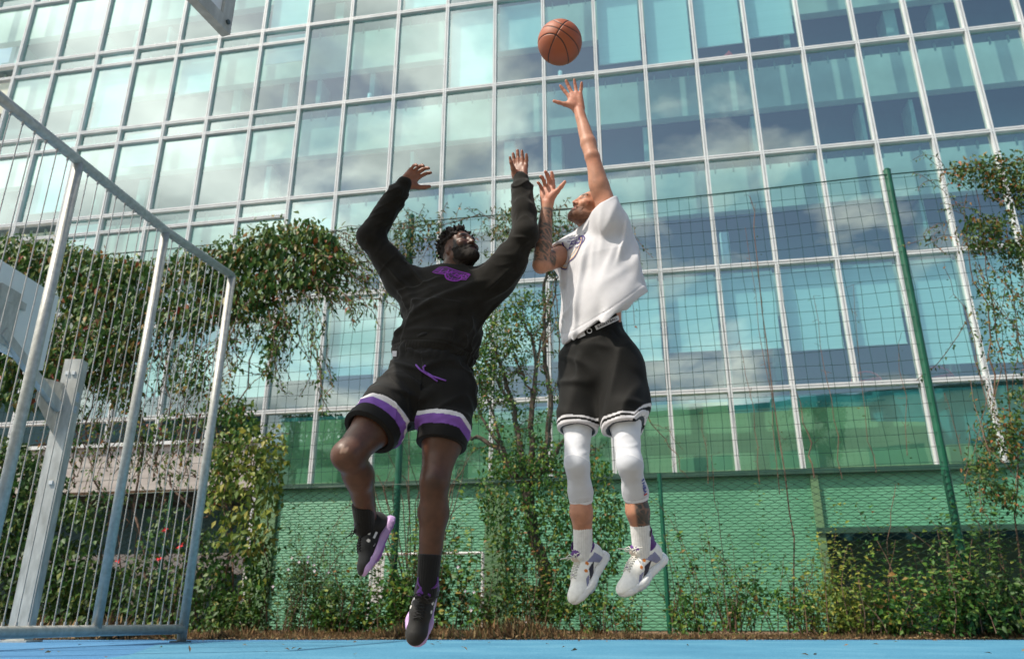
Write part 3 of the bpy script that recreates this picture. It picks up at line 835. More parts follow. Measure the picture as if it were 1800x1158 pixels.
M["blue_print"] = flat_mat("blue print", (.05, .07, .32))
M["white_lace"] = flat_mat("white lace", (.68, .68, .64), .85)
M["black_lace"] = flat_mat("black lace", (.015, .015, .016), .85)
M["hair_black"] = mat_col("black curly hair", .75, 260, .8, .004, .3, 0, 0, .3, 80)
M["hair_brown"] = mat_col("dark brown short hair", .6, 300, .8, .002, .35, 0, 0, .3, 80)
def const(c): return lambda v: np.repeat(V(*c)[None], len(v), 0)
def torus(S, o, ax, r, t, k=.01, sx=None):
    ax = nrm(ax); o = V(*o)
    def fn(P):
        q = P - o; h = q @ ax; rad = q - np.outer(h, ax)
        return np.sqrt((np.linalg.norm(rad, axis=1) - r) ** 2 + h * h) - t
    S.add(fn, k)

def shoe(person, F, pal, lace_mat, label=None, side=1):       # F at the ankle: y towards the toe, z out of the instep; side +1 when the outer side is +x
    p = F.p
    up = Vol()
    up.cone(p(0, -.012, .045), p(0, -.014, -.03), .046, .050, .01)
    up.ell(p(0, -.030, -.035), (.042, .050, .052), F.R, .02)
    up.cone(p(0, .010, -.02), p(0, .085, -.046), .048, .041, .02)
    up.cone(p(0, .085, -.046), p(-side * .006, .168, -.066), .043, .032, .03)
    up.ell(p(-side * .006, .160, -.068), (.046, .060, .028), F.R, .02)
    up.cone(p(-.020, .048, .022), p(.020, .048, .022), .014, .014, .012)
    up.cone(p(-.018, .040, .036), p(.018, .040, .036), .012, .012, .014)
    up.cone(p(0, -.055, .055), p(0, -.060, .03), .012, .016, .02)
    up.cone(p(0, -.008, .12), p(0, -.010, .022), .038, .038, .008, 's')
    up.plane(p(0, 0, -.075), F.d(0, 0, -1), .004)
    def c_up(v):
        q = F.loc(v); x, y, z = q[:, 0], q[:, 1], q[:, 2]; C = const(pal['main'])(v)
        e = x * side
        collar = (z > .004 + .5 * np.maximum(0, y - .0)) & (y < .034); C[collar] = pal['collar']
        rim = (z > .036) & (y > .03); C[rim] = pal['collar']
        tong = (y > .028) & (y < .075) & (np.abs(x) < .020) & (z > .0) & ~rim; C[tong] = pal['tongue']
        inside = (np.hypot(x, y + .01) < .0395) & (z > .02); C[inside] = pal['collar'] * .5
        for sg in (-1, 1):                                    # side panels
            s = x * sg
            a = (s > .022) & (y - .4 * (z + .03) > -.020) & (y - .9 * (z + .03) < .026) & (z > -.062) & (z < -.008); C[a] = pal['panel']
            b_ = (s > .022) & (y + .9 * (z + .05) > .038) & (y + .9 * (z + .05) < .084) & (z > -.066) & (z < -.030); C[b_] = pal['panel2']
            d = (s > .020) & (y + 1.0 * (z + .06) > .098) & (y + 1.0 * (z + .06) < .122) & (z > -.072) & (z < -.045); C[d] = pal['panel']
            for yy, zz in ((.050, -.012), (.082, -.025)):
                o = (s > .018) & (np.hypot(y - yy, z - zz) < .0075); C[o] = pal['eyelet']
        spot = np.hypot(x - .0, y - .122) < .0065; C[spot & (z > -.06)] = pal['mark']
        return C
    o, v, Fc = vol_obj("shoe", up, p(0, 0, 0) - .28, p(0, 0, 0) + .28, .0034, M["shoe_cloth"], person, c_up)
    if label: o["label"] = label
    so = Vol()                                                # sole: foot outline, swept up at toe and heel
    zc = -.086
    for a, b_, ra, rb in (((0, -.045), (0, .02), .047, .044), ((0, .02), (-side * .002, .105), .044, .056), ((-side * .002, .105), (-side * .010, .172), .056, .046)):
        so.cone(p(a[0], a[1], zc), p(b_[0], b_[1], zc), ra, rb, .02)
    def slab(P):
        q = F.loc(P); lift = .18 * np.maximum(0, q[:, 1] - .12) + .20 * np.maximum(0, -.03 - q[:, 1]) + .005 * np.sin((q[:, 1] + .06) * 22) * (q[:, 1] < .14)
        return np.abs(q[:, 2] - lift - zc) - .0195
    so.add(slab, .012, 'i')
    so.add(lambda P: .0009 * np.sin(F.loc(P)[:, 1] * 260) * (F.loc(P)[:, 2] < zc), 0, 'w')
    def c_so(v):
        q = F.loc(v); C = const(pal['sole'])(v); w = sstep(-.088, -.098, q[:, 2]); return mixcol(C, pal['tread'], w)
    vol_obj("sole", so, p(0, 0, 0) - .28, p(0, 0, 0) + .28, .0034, M["shoe_sole"], o, c_so)
    bv = bvh_of(v, Fc)
    def onto(x, y, lift=.003):
        h, n, _, _ = bv.ray_cast(Vector(p(x, y, .12 if y > .05 else .2)), Vector(F.d(0, 0, -1)), .4)
        return (V(*h) + F.d(0, 0, lift)) if h is not None else p(x, y, -.02)
    b = MB()
    for k in range(6):
        y0, y1 = .062 + k * .0115, .062 + (k + 1) * .0115
        for s in (-1, 1):
            b.tube([onto(s * .021 * t, y0 + (y1 - y0) * (t + 1) / 2 if s > 0 else y0 + (y1 - y0) * (t + 1) / 2) for t in (-1, -.5, 0, .5, 1)], .0027, 5)
    k0 = onto(0, .058, .006)
    for s in (-1, 1):
        b.tube([k0, k0 + F.d(s * .018, -.004, .012), k0 + F.d(s * .036, .006, .008), k0 + F.d(s * .030, .016, 0), k0], .0025, 5)
        b.tube([k0, k0 + F.d(s * .02, .012, .009), k0 + F.d(s * .046, .012 + .01 * s, .016), k0 + F.d(s * .066, .004 + .016 * s, .012)], .0023, 5)
    b.build("laces", lace_mat, o, True)
    b = MB(); b.tube([p(0, -.068, .03), p(0, -.084, .052), p(0, -.080, .074), p(0, -.062, .066)], .0045, 6); b.build("pull_tab", flat_mat("pull tab", tuple(pal['collar'])), o, True)
    return o

def ankle_sock(person, a, b, r0, r1, c, name="sock"):
    a, b = V(*a), V(*b); S = Vol(); S.cone(a, b, r0, r1, .01); ax = nrm(b - a)
    S.plane(a, -ax, .006)
    x = nrm(np.cross(ax, (0, 1, .3))); y = np.cross(ax, x)
    S.add(lambda P: .0011 * np.cos(np.arctan2((P - a) @ x, (P - a) @ y) * 26), 0, 'w')
    def cc(v):
        C = const(c)(v); rib = .5 + .5 * np.cos(np.arctan2((v - a) @ x, (v - a) @ y) * 26); return C * (1.04 - .14 * rib)[:, None]
    return vol_obj(name, S, np.minimum(a, b) - .09, np.maximum(a, b) + .09, .004, M["knit"], person, cc)

# ================================================================== the player in black
def player_black():
    pel, chest, neck = at(755, 672, 3.5), at(785, 535, 3.52), at(801, 480, 3.53)
    rsh, rel, rwr = at(706, 492, 3.57), at(650, 416, 3.50), at(709, 326, 3.43)
    lsh, lel, lwr = at(878, 490, 3.46), at(924, 412, 3.37), at(916, 318, 3.42)
    rhip, rknee, rank = at(712, 690, 3.50), at(612, 800, 3.26), at(648, 918, 3.60)
    lhip, lknee, lank = at(793, 694, 3.47), at(764, 846, 3.38), at(752, 1030, 3.47)
    person = thing("person", "man in black sweatshirt and purple banded black shorts, both arms raised to block", "person", pel)
    up = nrm(neck - pel); lat = nrm(lsh - rsh); fw = nrm(np.cross(lat, up)); lat = np.cross(up, fw)
    H = Frame(at(808, 440, 3.49), (.62, -.70, .40), (-.26, .22, .94))
    skin, palm = V(.086, .036, .020), V(.30, .12, .07)
    # ---- body
    S = Vol()
    head_shape(S, H, sc=.93)
    S.cone(H.p(0, -.03, -.05), neck - up * .03, .062, .068, .03)
    S.chain([neck - up * .05, chest, pel], [.10, .15, .14], .04, flat=(fw, .7))
    S.chain([rsh, rel], [.055, .042], .03); S.chain([rel, rel * .6 + rwr * .4, rwr], [.042, .043, .029], .02)
    S.chain([lsh, lel], [.055, .042], .03); S.chain([lel, lel * .6 + lwr * .4, lwr], [.042, .043, .029], .02)
    hr = Hand(S, rwr, (.62, -.02, .78), (.72, -.62, -.30), (.50, .75, -.42), [(14, 36, 24), (20, 42, 26), (24, 44, 28), (26, 44, 28)], [12, 2, -6, -16], (52, 20, 18), 1.0)
    hl = Hand(S, lwr, (-.03, .02, 1), (-.35, -.94, .0), (-.92, .38, 0), [6, 4, 6, 10], [2.5, 0, -2.5, -9], (8, 42, 20), 1.0)
    def shin(kn, an, back):
        c = kn + (an - kn) * .30 + back * .020
        S.chain([kn, c], [.060, .062], .03); S.chain([c, an], [.062, .038], .03)
        S.ell(kn - back * .022, (.040, .040, .048), None, .03)
    S.chain([rhip, rhip * .45 + rknee * .55, rknee], [.112, .091, .063], .03); shin(rknee, rank, nrm(V(.85, .45, .2)))
    S.chain([lhip, lhip * .45 + lknee * .55, lknee], [.112, .086, .060], .03); shin(lknee, lank, V(.15, .95, .1))
    Fl = Frame(lank + V(-.004, 0, -.01), (-.20, -.46, -.87), (.12, -.86, .5)); Fr = Frame(rank + V(0, 0, -.01), (-.32, -.36, -.88), (-.84, -.36, .38))
    for F_ in (Fl, Fr): S.cone(F_.p(0, 0, 0), F_.p(0, .08, -.055), .034, .026, .02)
    S.add(lambda P: .0012 * wob(P, 38, 3) + .0016 * wob(P, 230, 5) * (np.linalg.norm(P - H.p(0, .05, -.09), axis=1) < .07), 0, 'w')
    def body_c(v):
        C = const(skin)(v)
        C = mixcol(C, skin * .72, sstep(.3, .9, wob(v, 14, 8)) * .5)
        for h in (hr, hl):
            m, a, d = h.palm_mask(v); w = sstep(-.002, .010, a + np.where(d > .095, .012, 0)) * m; C = mixcol(C, palm, w * .75)
        C = head_color(C, v, H, skin, V(.11, .042, .032), (.012, .009, .008), .96, (.010, .007, .006), .93, -.005)
        q = H.loc(v)
        kn = np.linalg.norm(v - lknee - V(0, -.06, -.01), axis=1); C = mixcol(C, (.045, .022, .015), sstep(.05, .02, kn) * .5)
        sc_ = np.linalg.norm(v - at(605, 790, 3.2), axis=1); C = mixcol(C, (.35, .23, .17), sstep(.022, .008, sc_ + .01 * wob(v, 130, 4)) * .7)
        return C
    vol_obj("body", S, (-.95, 3.05, .15), (.3, 3.85, 2.62), .0036, M["skin_dark"], person, body_c, 4)
    beard_mesh(person, H, .93, .0036, -.022, M["hair_black"], (.011, .008, .006), 15)
    # ---- hair: faded sides, short twists on top
    Hs = Vol(); rs = np.random.RandomState(4)
    Hs.ell(H.p(0, -.018, .042), (.0735, .0925, .081), H.R, .01)
    Hs.plane(H.p(0, .05, .045), H.d(0, .42, -.9), .01)
    for k in range(430):
        th, ph = rs.uniform(0, 6.28), rs.uniform(0, 1) ** .6 * 1.55
        n = V(math.cos(th) * math.sin(ph), math.sin(th) * math.sin(ph), math.cos(ph))
        if n[1] > .82 and n[2] < .5: continue
        b0 = V(0, -.017, .038) + n * V(.071, .090, .079); dr = nrm(n + rs.normal(size=3) * .45 + V(0, .1, .15))
        L = rs.uniform(.012, .032) * (1.0 if n[2] > .35 else .7)
        m_ = b0 + dr * L * .6; e_ = m_ + nrm(dr + rs.normal(size=3) * .5) * L * .5
        Hs.cone(H.p(*b0), H.p(*m_), .0070, .0060, .004); Hs.cone(H.p(*m_), H.p(*e_), .0060, .0045, .003)
    vol_obj("hair", Hs, H.o - .2, H.o + .22, .0032, M["hair_black"], person, const((.016, .012, .010)))
    # ---- sweatshirt
    hem = at(757, 642, 3.5); upc = nrm(up + lat * .12)
    W = Vol()
    W.chain([hem + up * .01, hem + up * .075, chest, chest * .35 + (rsh + lsh) * .325 - up * .02], [.160, .178, .176, .140], .05, .06, flat=(fw, .72))
    for sh in (rsh, lsh): W.cone(neck - up * .045, sh - up * .015, .066, .076, .05)
    for a, b_, c_ in ((rsh, rel, rwr), (lsh, lel, lwr)):
        cf = c_ + (b_ - c_) * .17
        W.chain([a, a * .5 + b_ * .5, b_], [.074, .066, .060], .035, .03)
        W.chain([b_, b_ * .5 + cf * .5, cf], [.064, .058, .053], .025, .02)
        W.chain([cf, c_ - (b_ - c_) * .03], [.044, .040], .012)
    W.cone(rsh * .80 + rel * .20, chest - lat * .10 - up * .06, .060, .085, .06)
    W.cone(lsh * .62 + lel * .38, chest + lat * .09 - up * .08, .056, .090, .06); W.cone(lsh * .75 + lel * .25, chest + lat * .11 + up * .02, .062, .085, .06)
    torus(W, neck + up * .005 + fw * .008, nrm(up + fw * .25), .070, .015, .012)
    W.cone(neck + up * .25, neck + up * .0, .060, .060, .006, 's')
    W.plane(hem, -upc, .012)
    X = lambda P: (P - chest) @ lat
    Z = lambda P: (P - chest) @ up
    Yf = lambda P: (P - chest) @ fw
    def folds(P):
        x, z, y = X(P), Z(P), Yf(P); f = np.zeros(len(P))
        w1 = wob(P, 7, 21)
        body = sstep(.27, .19, np.abs(x)) * sstep(-.33, -.24, z)
        fr = foldn(P, lat * .80 + up * .52, 11, 2.5, 21) * .75 + foldn(P, lat * .80 + up * .42, 24, 5, 22) * .3
        f -= .020 * (fr - .25) * body * sstep(.16, .02, z)
        f -= .007 * (foldn(P, lat, 34, 6, 23) - .25) * sstep(-.12, -.22, z) * sstep(-.36, -.31, z)
        for sh, sd in ((rsh, 24), (lsh, 25)):                   # creases fanning out of the armpits
            dd = chest - up * .05 - sh; m = sstep(.30, .06, np.linalg.norm(P - (sh * .75 + chest * .25 - up * .06), axis=1))
            f -= .012 * (foldn(P, dd, 30, 6, sd) - .25) * m
        for a, b_, c_, sd in ((rsh, rel, rwr, 2), (lsh, lel, lwr, 6)):
            for p0, p1, amp in ((a, b_, .0042), (b_, c_, .0052)):
                d = p1 - p0; L = np.linalg.norm(d); t = ((P - p0) @ d) / (L * L); rad = np.linalg.norm(P - p0 - np.outer(t, d), axis=1)
                m = sstep(.12, .09, rad) * sstep(.08, .3, t) * sstep(1.02, .86, t)
                ax_ = nrm(d + np.cross(d, fw) * .9)
                g = foldn(P, np.cross(d, fw) + d * .35, 34, 9, sd) * .7 + foldn(P, ax_, 46, 12, sd + 1) * .45
                bunch = .55 + .9 * np.exp(-((t - (1 if amp < .005 else .05)) / .16) ** 2) + (.8 * np.exp(-((t - .86) / .1) ** 2) if amp > .005 else 0)
                f -= amp * 1.9 * (g - .3) * bunch * m
        pk = sstep(.0, .012, .135 + .10 * (-.20 - z) * (z < -.1) - np.abs(x + .005)) * sstep(.0, .012, z + .275) * sstep(.0, .012, -.035 - z) * (y > 0)
        f -= .0045 * pk
        hb = (P - hem) @ up                                     # ribbed hem
        f += .0009 * np.cos(np.arctan2(x, y * 1.3) * 70) * sstep(.066, .060, hb)
        f += .004 * np.exp(-((hb - .068) / .006) ** 2)
        f += .0015 * wob(P, 30, 9)
        return f
    W.add(folds, 0, 'w')
    o, v, F = vol_obj("sweatshirt", W, (-.98, 3.1, 1.1), (.32, 3.95, 2.42), .0042, M["fleece"], person, const((.0115, .0105, .0085)), 4)
    bv = bvh_of(v, F)
    # emblem on the chest: outlined word over a ball
    cpos = at(797, 474, 3.40)
    ew = nrm(lat * .97 - up * .16); eu = nrm(up * .97 + lat * .16)
    tv, tf = text_flat("LAKERS", .056, .25, .90, .0014)
    lines = [([(-.112, .018), (-.080, .020)], .004), ([(-.118, .008), (-.083, .009)], .004), ([(-.122, -.002), (-.086, -.002)], .004)]
    parts = [(tv, tf), ring_flat(.012, -.012, .044, .053, 182, 358), ring_flat(.012, -.012, .030, .033, 200, 340),
             strip_flat([(.012, -.030), (.012, -.063)], .004), strip_flat([(-.022, -.026), (-.006, -.036), (-.004, -.058)], .0035), strip_flat([(.046, -.026), (.030, -.036), (.028, -.058)], .0035),
             strip_flat([(-.105, .034), (-.06, .042), (.02, .036), (.095, .024)], .006), strip_flat([(-.090, -.024), (-.040, -.026), (-.036, -.032)], .005), strip_flat([(.060, -.030), (.092, -.026), (.100, .022)], .005), strip_flat([(-.105, .034), (-.128, -.008), (-.090, -.024)], .005)]
    parts += [strip_flat(*l) for l in lines]
    fill = ([(-.105, .034), (-.06, .042), (.02, .036), (.095, .024), (.100, .022), (.092, -.026), (.060, -.030), (.052, -.046), (.012, -.063), (-.028, -.046), (-.036, -.030), (-.090, -.024), (-.128, -.008)], [])
    cen = (0.0, .004); k0 = len(fill[0]); fv = []; ff = []
    for i in range(k0):                                          # fan with subdivisions so that it follows the chest
        p, q = fill[0][i], fill[0][(i + 1) % k0]
        for s in range(5):
            a, c = s / 5, (s + 1) / 5; o_ = len(fv); L_ = lambda t, e: (cen[0] + (e[0] - cen[0]) * t, cen[1] + (e[1] - cen[1]) * t)
            fv += [L_(a, p), L_(c, p), L_(c, q), L_(a, q)]; ff.append([o_, o_ + 1, o_ + 2, o_ + 3])
    fv = [(x * .86, y * .86) for x, y in fv]
    decal("emblem_ground", fv, ff, cpos - up * .015, ew, eu, nrm(fw * .86 + up * .5), bv, M["purple_dark"], o, .0016)
    fv, ff = join_flat(*parts); fv = [(x * .86, y * .86) for x, y in fv]
    decal("emblem", fv, ff, cpos - up * .015, ew, eu, nrm(fw * .86 + up * .5), bv, M["purple"], o)
    b = MB(); q = at(694, 622, 3.38); b.box(q - V(.012, .002, .012), q + V(.008, .002, .014)); b.build("side_tag", M["white_print"], o)
    # ---- shorts
    Q = Vol()
    wl = hem + up * .03
    Q.chain([wl, pel - up * .03], [.178, .19], .03, flat=(fw, .78))
    def leg(hip, knee, f, r0, r1, tiltv):
        d = knee - hip; e = hip + d * f; ax = nrm(nrm(d) + tiltv); return e, ax
    rE, rA = leg(rhip, rknee, .66, 0, 0, V(0, 0, -.10)); lE, lA = leg(lhip, lknee, .60, 0, 0, V(0, 0, 0))
    Q.cone(rhip + up * .02, rE + nrm(rknee - rhip) * .03, .122, .124, .05); Q.cone(lhip + up * .02, lE + nrm(lknee - lhip) * .03, .118, .111, .05)
    Q.ell(at(690, 760, 3.46), (.05, .06, .07), None, .05)
    Q.cone(rhip - (rhip - rknee) * .25, rE + nrm(rknee - rhip) * .2, .085, .116, .01, 's'); Q.cone(lhip - (lhip - lknee) * .25, lE + nrm(lknee - lhip) * .2, .082, .101, .01, 's')
    def side_of(P): return np.linalg.norm(np.cross(P - rhip, nrm(rknee - rhip)), axis=1) < np.linalg.norm(np.cross(P - lhip, nrm(lknee - lhip)), axis=1)
    rS = lambda P: -((P - rE) @ rA)
    lS = lambda P: -((P - lE) @ lA)
    Q.add(lambda P: -np.where(side_of(P), rS(P), lS(P)), .003, 'i')
    def sfold(P):
        sr = side_of(P); x = X(P)
        fa = foldn(P, lat * 1.0 - up * .35, 20, 5, 31) * .6 + foldn(P, lat - up * .6, 34, 9, 33) * .4
        fb = foldn(P, lat * 1.0 + up * .30, 20, 5, 32) * .6 + foldn(P, lat + up * .7, 34, 9, 34) * .4
        f = -.016 * (np.where(sr, fa, fb) - .25)
        a = np.abs(np.sin(X(P) * 70 + wob(P, 20, 2))); hb = (P - wl) @ up
        return f * sstep(.01, .09, np.where(sr, rS(P), lS(P))) - .004 * a * sstep(-.055, -.03, hb) + .003 * wob(P, 13, 32)
    Q.add(sfold, 0, 'w')
    def sc_(v):
        C = const((.0075, .007, .0062))(v); s = side_of(v); t = np.where(s, rS(v), lS(v))
        out = np.where(s, 0, ((v - lE) @ lat) - .085); t2 = t + .9 * np.maximum(0, out) * (~s)
        C[(t2 > .055) & (t2 < .099)] = V(.20, .085, .36); C[(t2 >= .099) & (t2 < .121)] = V(.66, .64, .66)
        return C
    o, v, F = vol_obj("shorts", Q, (-.95, 3.0, .7), (.1, 3.9, 1.5), .0040, M["mesh_cloth"], person, sc_, 4)
    bv = bvh_of(v, F)
    b = MB()
    def on(px, py):
        d = Vector(ray(px, py)).normalized(); h, n, _, _ = bv.ray_cast(Vector((0, 0, CAM_H)), d, 9)
        return V(*h) - V(*d) * .006 if h is not None else at(px, py, 3.34)
    for pts in (((731, 641), (738, 649), (748, 656), (758, 662), (769, 670)), ((752, 656), (760, 661), (772, 665), (784, 669)), ((752, 656), (745, 652), (744, 645), (748, 642))):
        b.tube([on(*q) for q in pts], .0042, 6)
    b.build("drawstring", M["purple_cord"], o, True)
    # ---- socks and shoes
    ankle_sock(person, lknee + (lank - lknee) * .70, lank + V(-.002, -.02, -.03), .050, .044, (.010, .010, .010))
    ankle_sock(person, rknee + (rank - rknee) * .70, rank + V(-.01, -.02, -.03), .050, .044, (.010, .010, .010))
    pal = dict(main=V(.011, .0105, .010), collar=V(.11, .025, .22), tongue=V(.03, .028, .028), panel=V(.018, .017, .017), panel2=V(.014, .014, .013), eyelet=V(.75, .72, .70), mark=V(.03, .03, .03), sole=V(.48, .32, .60), tread=V(.24, .09, .36))
    s1 = shoe(person, Fl, pal, M["black_lace"])
    s2 = shoe(person, Fr, pal, M["black_lace"])
    for F_, s in ((Fl, s1), (Fr, s2)):                          # pale side badges with an orange corner
        b = MB()
        for sg in (-1, 1):
            b.box((sg * .047 - .002, .030, -.046), (sg * .047 + .002, .062, -.036), F_.p); b.box((sg * .046 - .002, .080, -.058), (sg * .046 + .002, .094, -.046), F_.p)
        b.build("side_badge", M["white_print"], s)
    return person
player_black()
# ================================================================== the player in white
def player_white():
    pel, chest, neck = at(1050, 618, 3.52), at(1052, 468, 3.54), at(1046, 396, 3.55)
    lsh, lel, lwr = at(1070, 380, 3.40), at(1041, 276, 3.36), at(1017, 192, 3.42)
    rsh, rel, rwr = at(1008, 440, 3.66), at(951, 466, 3.46), at(962, 358, 3.42)
    lhip, lknee, lank = at(1086, 640, 3.46), at(1107, 815, 3.33), at(1132, 962, 3.52)
    rhip, rknee, rank = at(1018, 640, 3.58), at(1014, 815, 3.45), at(1028, 968, 3.62)
    person = thing("person", "man in white t-shirt, black shorts and white leggings, one arm stretched towards the ball", "person", pel)
    up = nrm(neck - pel); lat = nrm(lsh - rsh + V(0, 0, .0)); fw = nrm(np.cross(lat, up)); lat = np.cross(up, fw)
    H = Frame(at(1041, 370, 3.51), (-.80, -.40, .50), (.50, .10, .86))
    skin = V(.46, .225, .145)
    S = Vol()
    head_shape(S, H, sc=.95)
    S.cone(H.p(0, -.03, -.05), neck - up * .06, .056, .062, .03)
    S.chain([neck - up * .07, chest, pel], [.09, .14, .135], .04, flat=(fw, .72))
    S.chain([lsh, lsh * .5 + lel * .5, lel], [.056, .044, .036], .02, .012); S.chain([lel, lel * .72 + lwr * .28, lwr], [.036, .0385, .0255], .010, .012)
    S.chain([rsh, rsh * .5 + rel * .5, rel], [.060, .052, .041], .02, .012); S.chain([rel, rel * .66 + rwr * .34, rwr], [.041, .043, .0275], .012, .012)
    S.ell(lsh * .45 + lel * .55 + V(-.02, -.01, 0), (.026, .028, .07), None, .04)
    hl = Hand(S, lwr, (-.22, -.08, .97), (-.25, -.90, .25), (-.93, .25, -.2), [(2, 6, 8), (0, 6, 8), (0, 8, 8), (4, 10, 10)], [22, 9, -6, -22], (62, 12, 6), 1.0)
    hr = Hand(S, rwr, (.04, .0, 1), (-.45, -.85, .05), (.86, -.42, .0), [(8, 10, 10), (26, 30, 22), (34, 38, 28), (38, 42, 28)], [-2, 2, 0, -8], (48, 4, 4), 1.0)
    Fl = Frame(lank + V(0, 0, -.012), (-.74, -.38, -.58), (-.50, -.46, .72)); Fr = Frame(rank + V(0, 0, -.012), (-.54, -.40, -.74), (-.66, -.44, .60))
    for hip, kn, an, F_ in ((lhip, lknee, lank, Fl), (rhip, rknee, rank, Fr)):
        back = V(.30, .9, .1); c = kn + (an - kn) * .32 + back * .022
        S.chain([hip, hip * .4 + kn * .6, kn], [.085, .058, .042], .03); S.chain([kn, c], [.042, .043], .03); S.chain([c, kn * .45 + an * .55, an], [.043, .047, .036], .03)
        S.ell(kn - back * .010, (.030, .030, .040), None, .03)
        S.cone(F_.p(0, 0, 0), F_.p(0, .08, -.055), .032, .026, .02)
    S.add(lambda P: .0011 * wob(P, 38, 3), 0, 'w')
    def tattoo(P, sc, seed):
        a = wob(P, 95 * sc, seed); b_ = wob(P, 210 * sc, seed + 1); c_ = wob(P, 45 * sc, seed + 2)
        return np.clip(sstep(.05, .30, np.abs(a) - .10 + .35 * c_) * .8 + .35 * sstep(.1, .5, b_), 0, 1)
    def body_c(v):
        C = const(skin)(v)
        C = mixcol(C, skin * V(1.05, .85, .78), sstep(.1, .9, wob(v, 18, 8)) * .5)
        for h in (hl, hr):
            m, a, d = h.palm_mask(v); C = mixcol(C, V(.50, .21, .14), sstep(-.002, .01, a) * m * .8)
        C = head_color(C, v, H, skin, V(.34, .11, .085), (.17, .075, .042), .70, (.07, .035, .02), .95, -.02)
        t = ((v - rel) @ (rwr - rel)) / ((rwr - rel) @ (rwr - rel)); rad = np.linalg.norm(v - rel - np.outer(t, rwr - rel), axis=1)
        m = (rad < .075) * sstep(.0, .06, t) * sstep(.93, .88, t); C = mixcol(C, (.055, .07, .07), m * (.30 + .62 * tattoo(v, 1, 40)))
        t = ((v - lknee) @ (lank - lknee)) / ((lank - lknee) @ (lank - lknee)); rad = np.linalg.norm(v - lknee - np.outer(t, lank - lknee), axis=1)
        out = (v - lknee) @ nrm(V(.9, -.35, 0)); m = (rad < .1) * sstep(.30, .34, t) * sstep(.86, .80, t) * sstep(-.006, .008, out + .006 * wob(v, 50, 77)); C = mixcol(C, (.05, .06, .06), m * (.6 + .38 * tattoo(v, .8, 50)))
        t = ((v - lsh) @ (lwr - lsh)); 
        return C
    vol_obj("body", S, (-.02, 3.05, .35), (.78, 3.9, 3.02), .0036, M["skin_light"], person, body_c, 4)
    beard_mesh(person, H, .95, .0016, -.056, M["hair_brown"], (.15, .066, .038), 25)
    Hs = Vol()
    Hs.ell(H.p(0, -.020, .038), (.0775, .0975, .0865), H.R, .01)
    Hs.plane(H.p(0, .055, .048), H.d(0, .55, -.84), .012)
    Hs.add(lambda P: .0025 * wob(P, 140, 6) + .002 * wob(P, 60, 7), 0, 'w')
    vol_obj("hair", Hs, H.o - .16, H.o + .16, .0036, M["hair_brown"], person, const((.055, .028, .016)))
    # ---- t-shirt: boxy, its hem tilted, hollow from below
    W = Vol()
    hf, hb = at(1000, 590, 3.42), at(1124, 512, 3.56)           # ends of the visible hem line
    hm = (hf + hb) / 2
    rr_ = nrm(ray(1065, 552)); hn = nrm(np.cross(nrm(hb - hf), rr_)); hn = hn if hn[2] < 0 else -hn
    hn = nrm(hn + rr_ * .10)
    body_lo = pel + up * .08; fl = at(1058, 556, 3.52)
    W.chain([fl - up * .10, fl + up * .05, chest, neck - up * .085], [.215, .205, .188, .12], .05, .06, flat=(fw, .74))
    W.cone(chest + (lat * .03), at(1090, 528, 3.52), .145, .118, .06, flat=(fw, .8))
    for sh in (rsh, lsh): W.cone(neck - up * .055, sh * .9 + neck * .1 - up * .02, .06, .080, .05)
    def sleeve(p0, e, r0, r1, cut, arm0, arm1, ra, rb):         # a short tube, hollow and cut square at its end
        U = Vol(); U.cone(p0, e + nrm(e - p0) * .03, r0, r1, .02)
        U.cone(arm0, arm1, ra, rb, .006, 's'); U.plane(e, cut, .004)
        W.add(lambda P: U(P), .06, 'u')
    ld, rd = nrm(lel - lsh), nrm(rel - rsh)
    le, re = lsh + ld * .055, rsh + rd * .125
    sleeve(lsh - up * .05, le, .066, .063, nrm(ld + V(-.75, 0, .25)), lsh - ld * .0, lel, .056, .060)
    sleeve(rsh - up * .015, re, .080, .076, rd, rsh + rd * .06, rel, .060, .070)
    W.cone(at(1080, 404, 3.50), at(1090, 440, 3.50), .075, .075, .08)
    torus(W, neck - up * .03 + fw * .02, nrm(up + fw * .45), .066, .009, .012)
    W.cone(H.o, neck - up * .05, .056, .056, .006, 's')
    W.plane(hm, hn, .004)
    X = lambda P: (P - chest) @ lat
    Z = lambda P: (P - chest) @ up
    ua = at(1075, 420, 3.4)
    def folds(P):
        f = np.zeros(len(P)); z = Z(P)
        d1 = at(1010, 590, 3.4) - at(1062, 420, 3.4)            # long falls from the armpit to the front hem
        g = foldn(P, d1, 12, 2.5, 61) * .75 + foldn(P, d1, 22, 4, 62) * .25
        f -= .030 * (g - .25) * sstep(.10, -.06, z)
        d2 = at(1120, 530, 3.4) - at(1020, 560, 3.4)
        f -= .009 * (foldn(P, d2, 14, 3.5, 63) - .25) * sstep(-.02, -.14, z)
        m = sstep(.24, .04, np.linalg.norm(P - ua, axis=1))
        f -= .018 * (foldn(P, at(1040, 500, 3.4) - at(1090, 370, 3.4), 22, 4, 64) - .25) * m
        f += .001 * wob(P, 30, 65)
        e = -((P - hm) @ hn); f += .0022 * np.exp(-((e - .022) / .003) ** 2) - .001 * (e < .022)
        return f
    W.add(folds, 0, 'w')
    o, v, F = vol_obj("t_shirt", W, (-.05, 3.05, 1.3), (.85, 4.0, 2.5), .0042, M["cotton"], person, const((.57, .57, .60)), 4)
    bv = bvh_of(v, F)
    # chest print: word, ball and streaks, wrapped round to the far side
    fn = nrm(fw + up * .1); c = at(1012, 425, 3.45) - lat * .085 + up * .012
    tv, tf = text_flat("LAKERS", .066, .25, .92, .0012)
    fv, ff = join_flat((tv, tf), strip_flat([(-.16, .05), (-.08, .055), (.03, .048), (.12, .036)], .005))
    decal("emblem", fv, ff, c, lat, up, fn, bv, M["navy"], o, .003, .3)
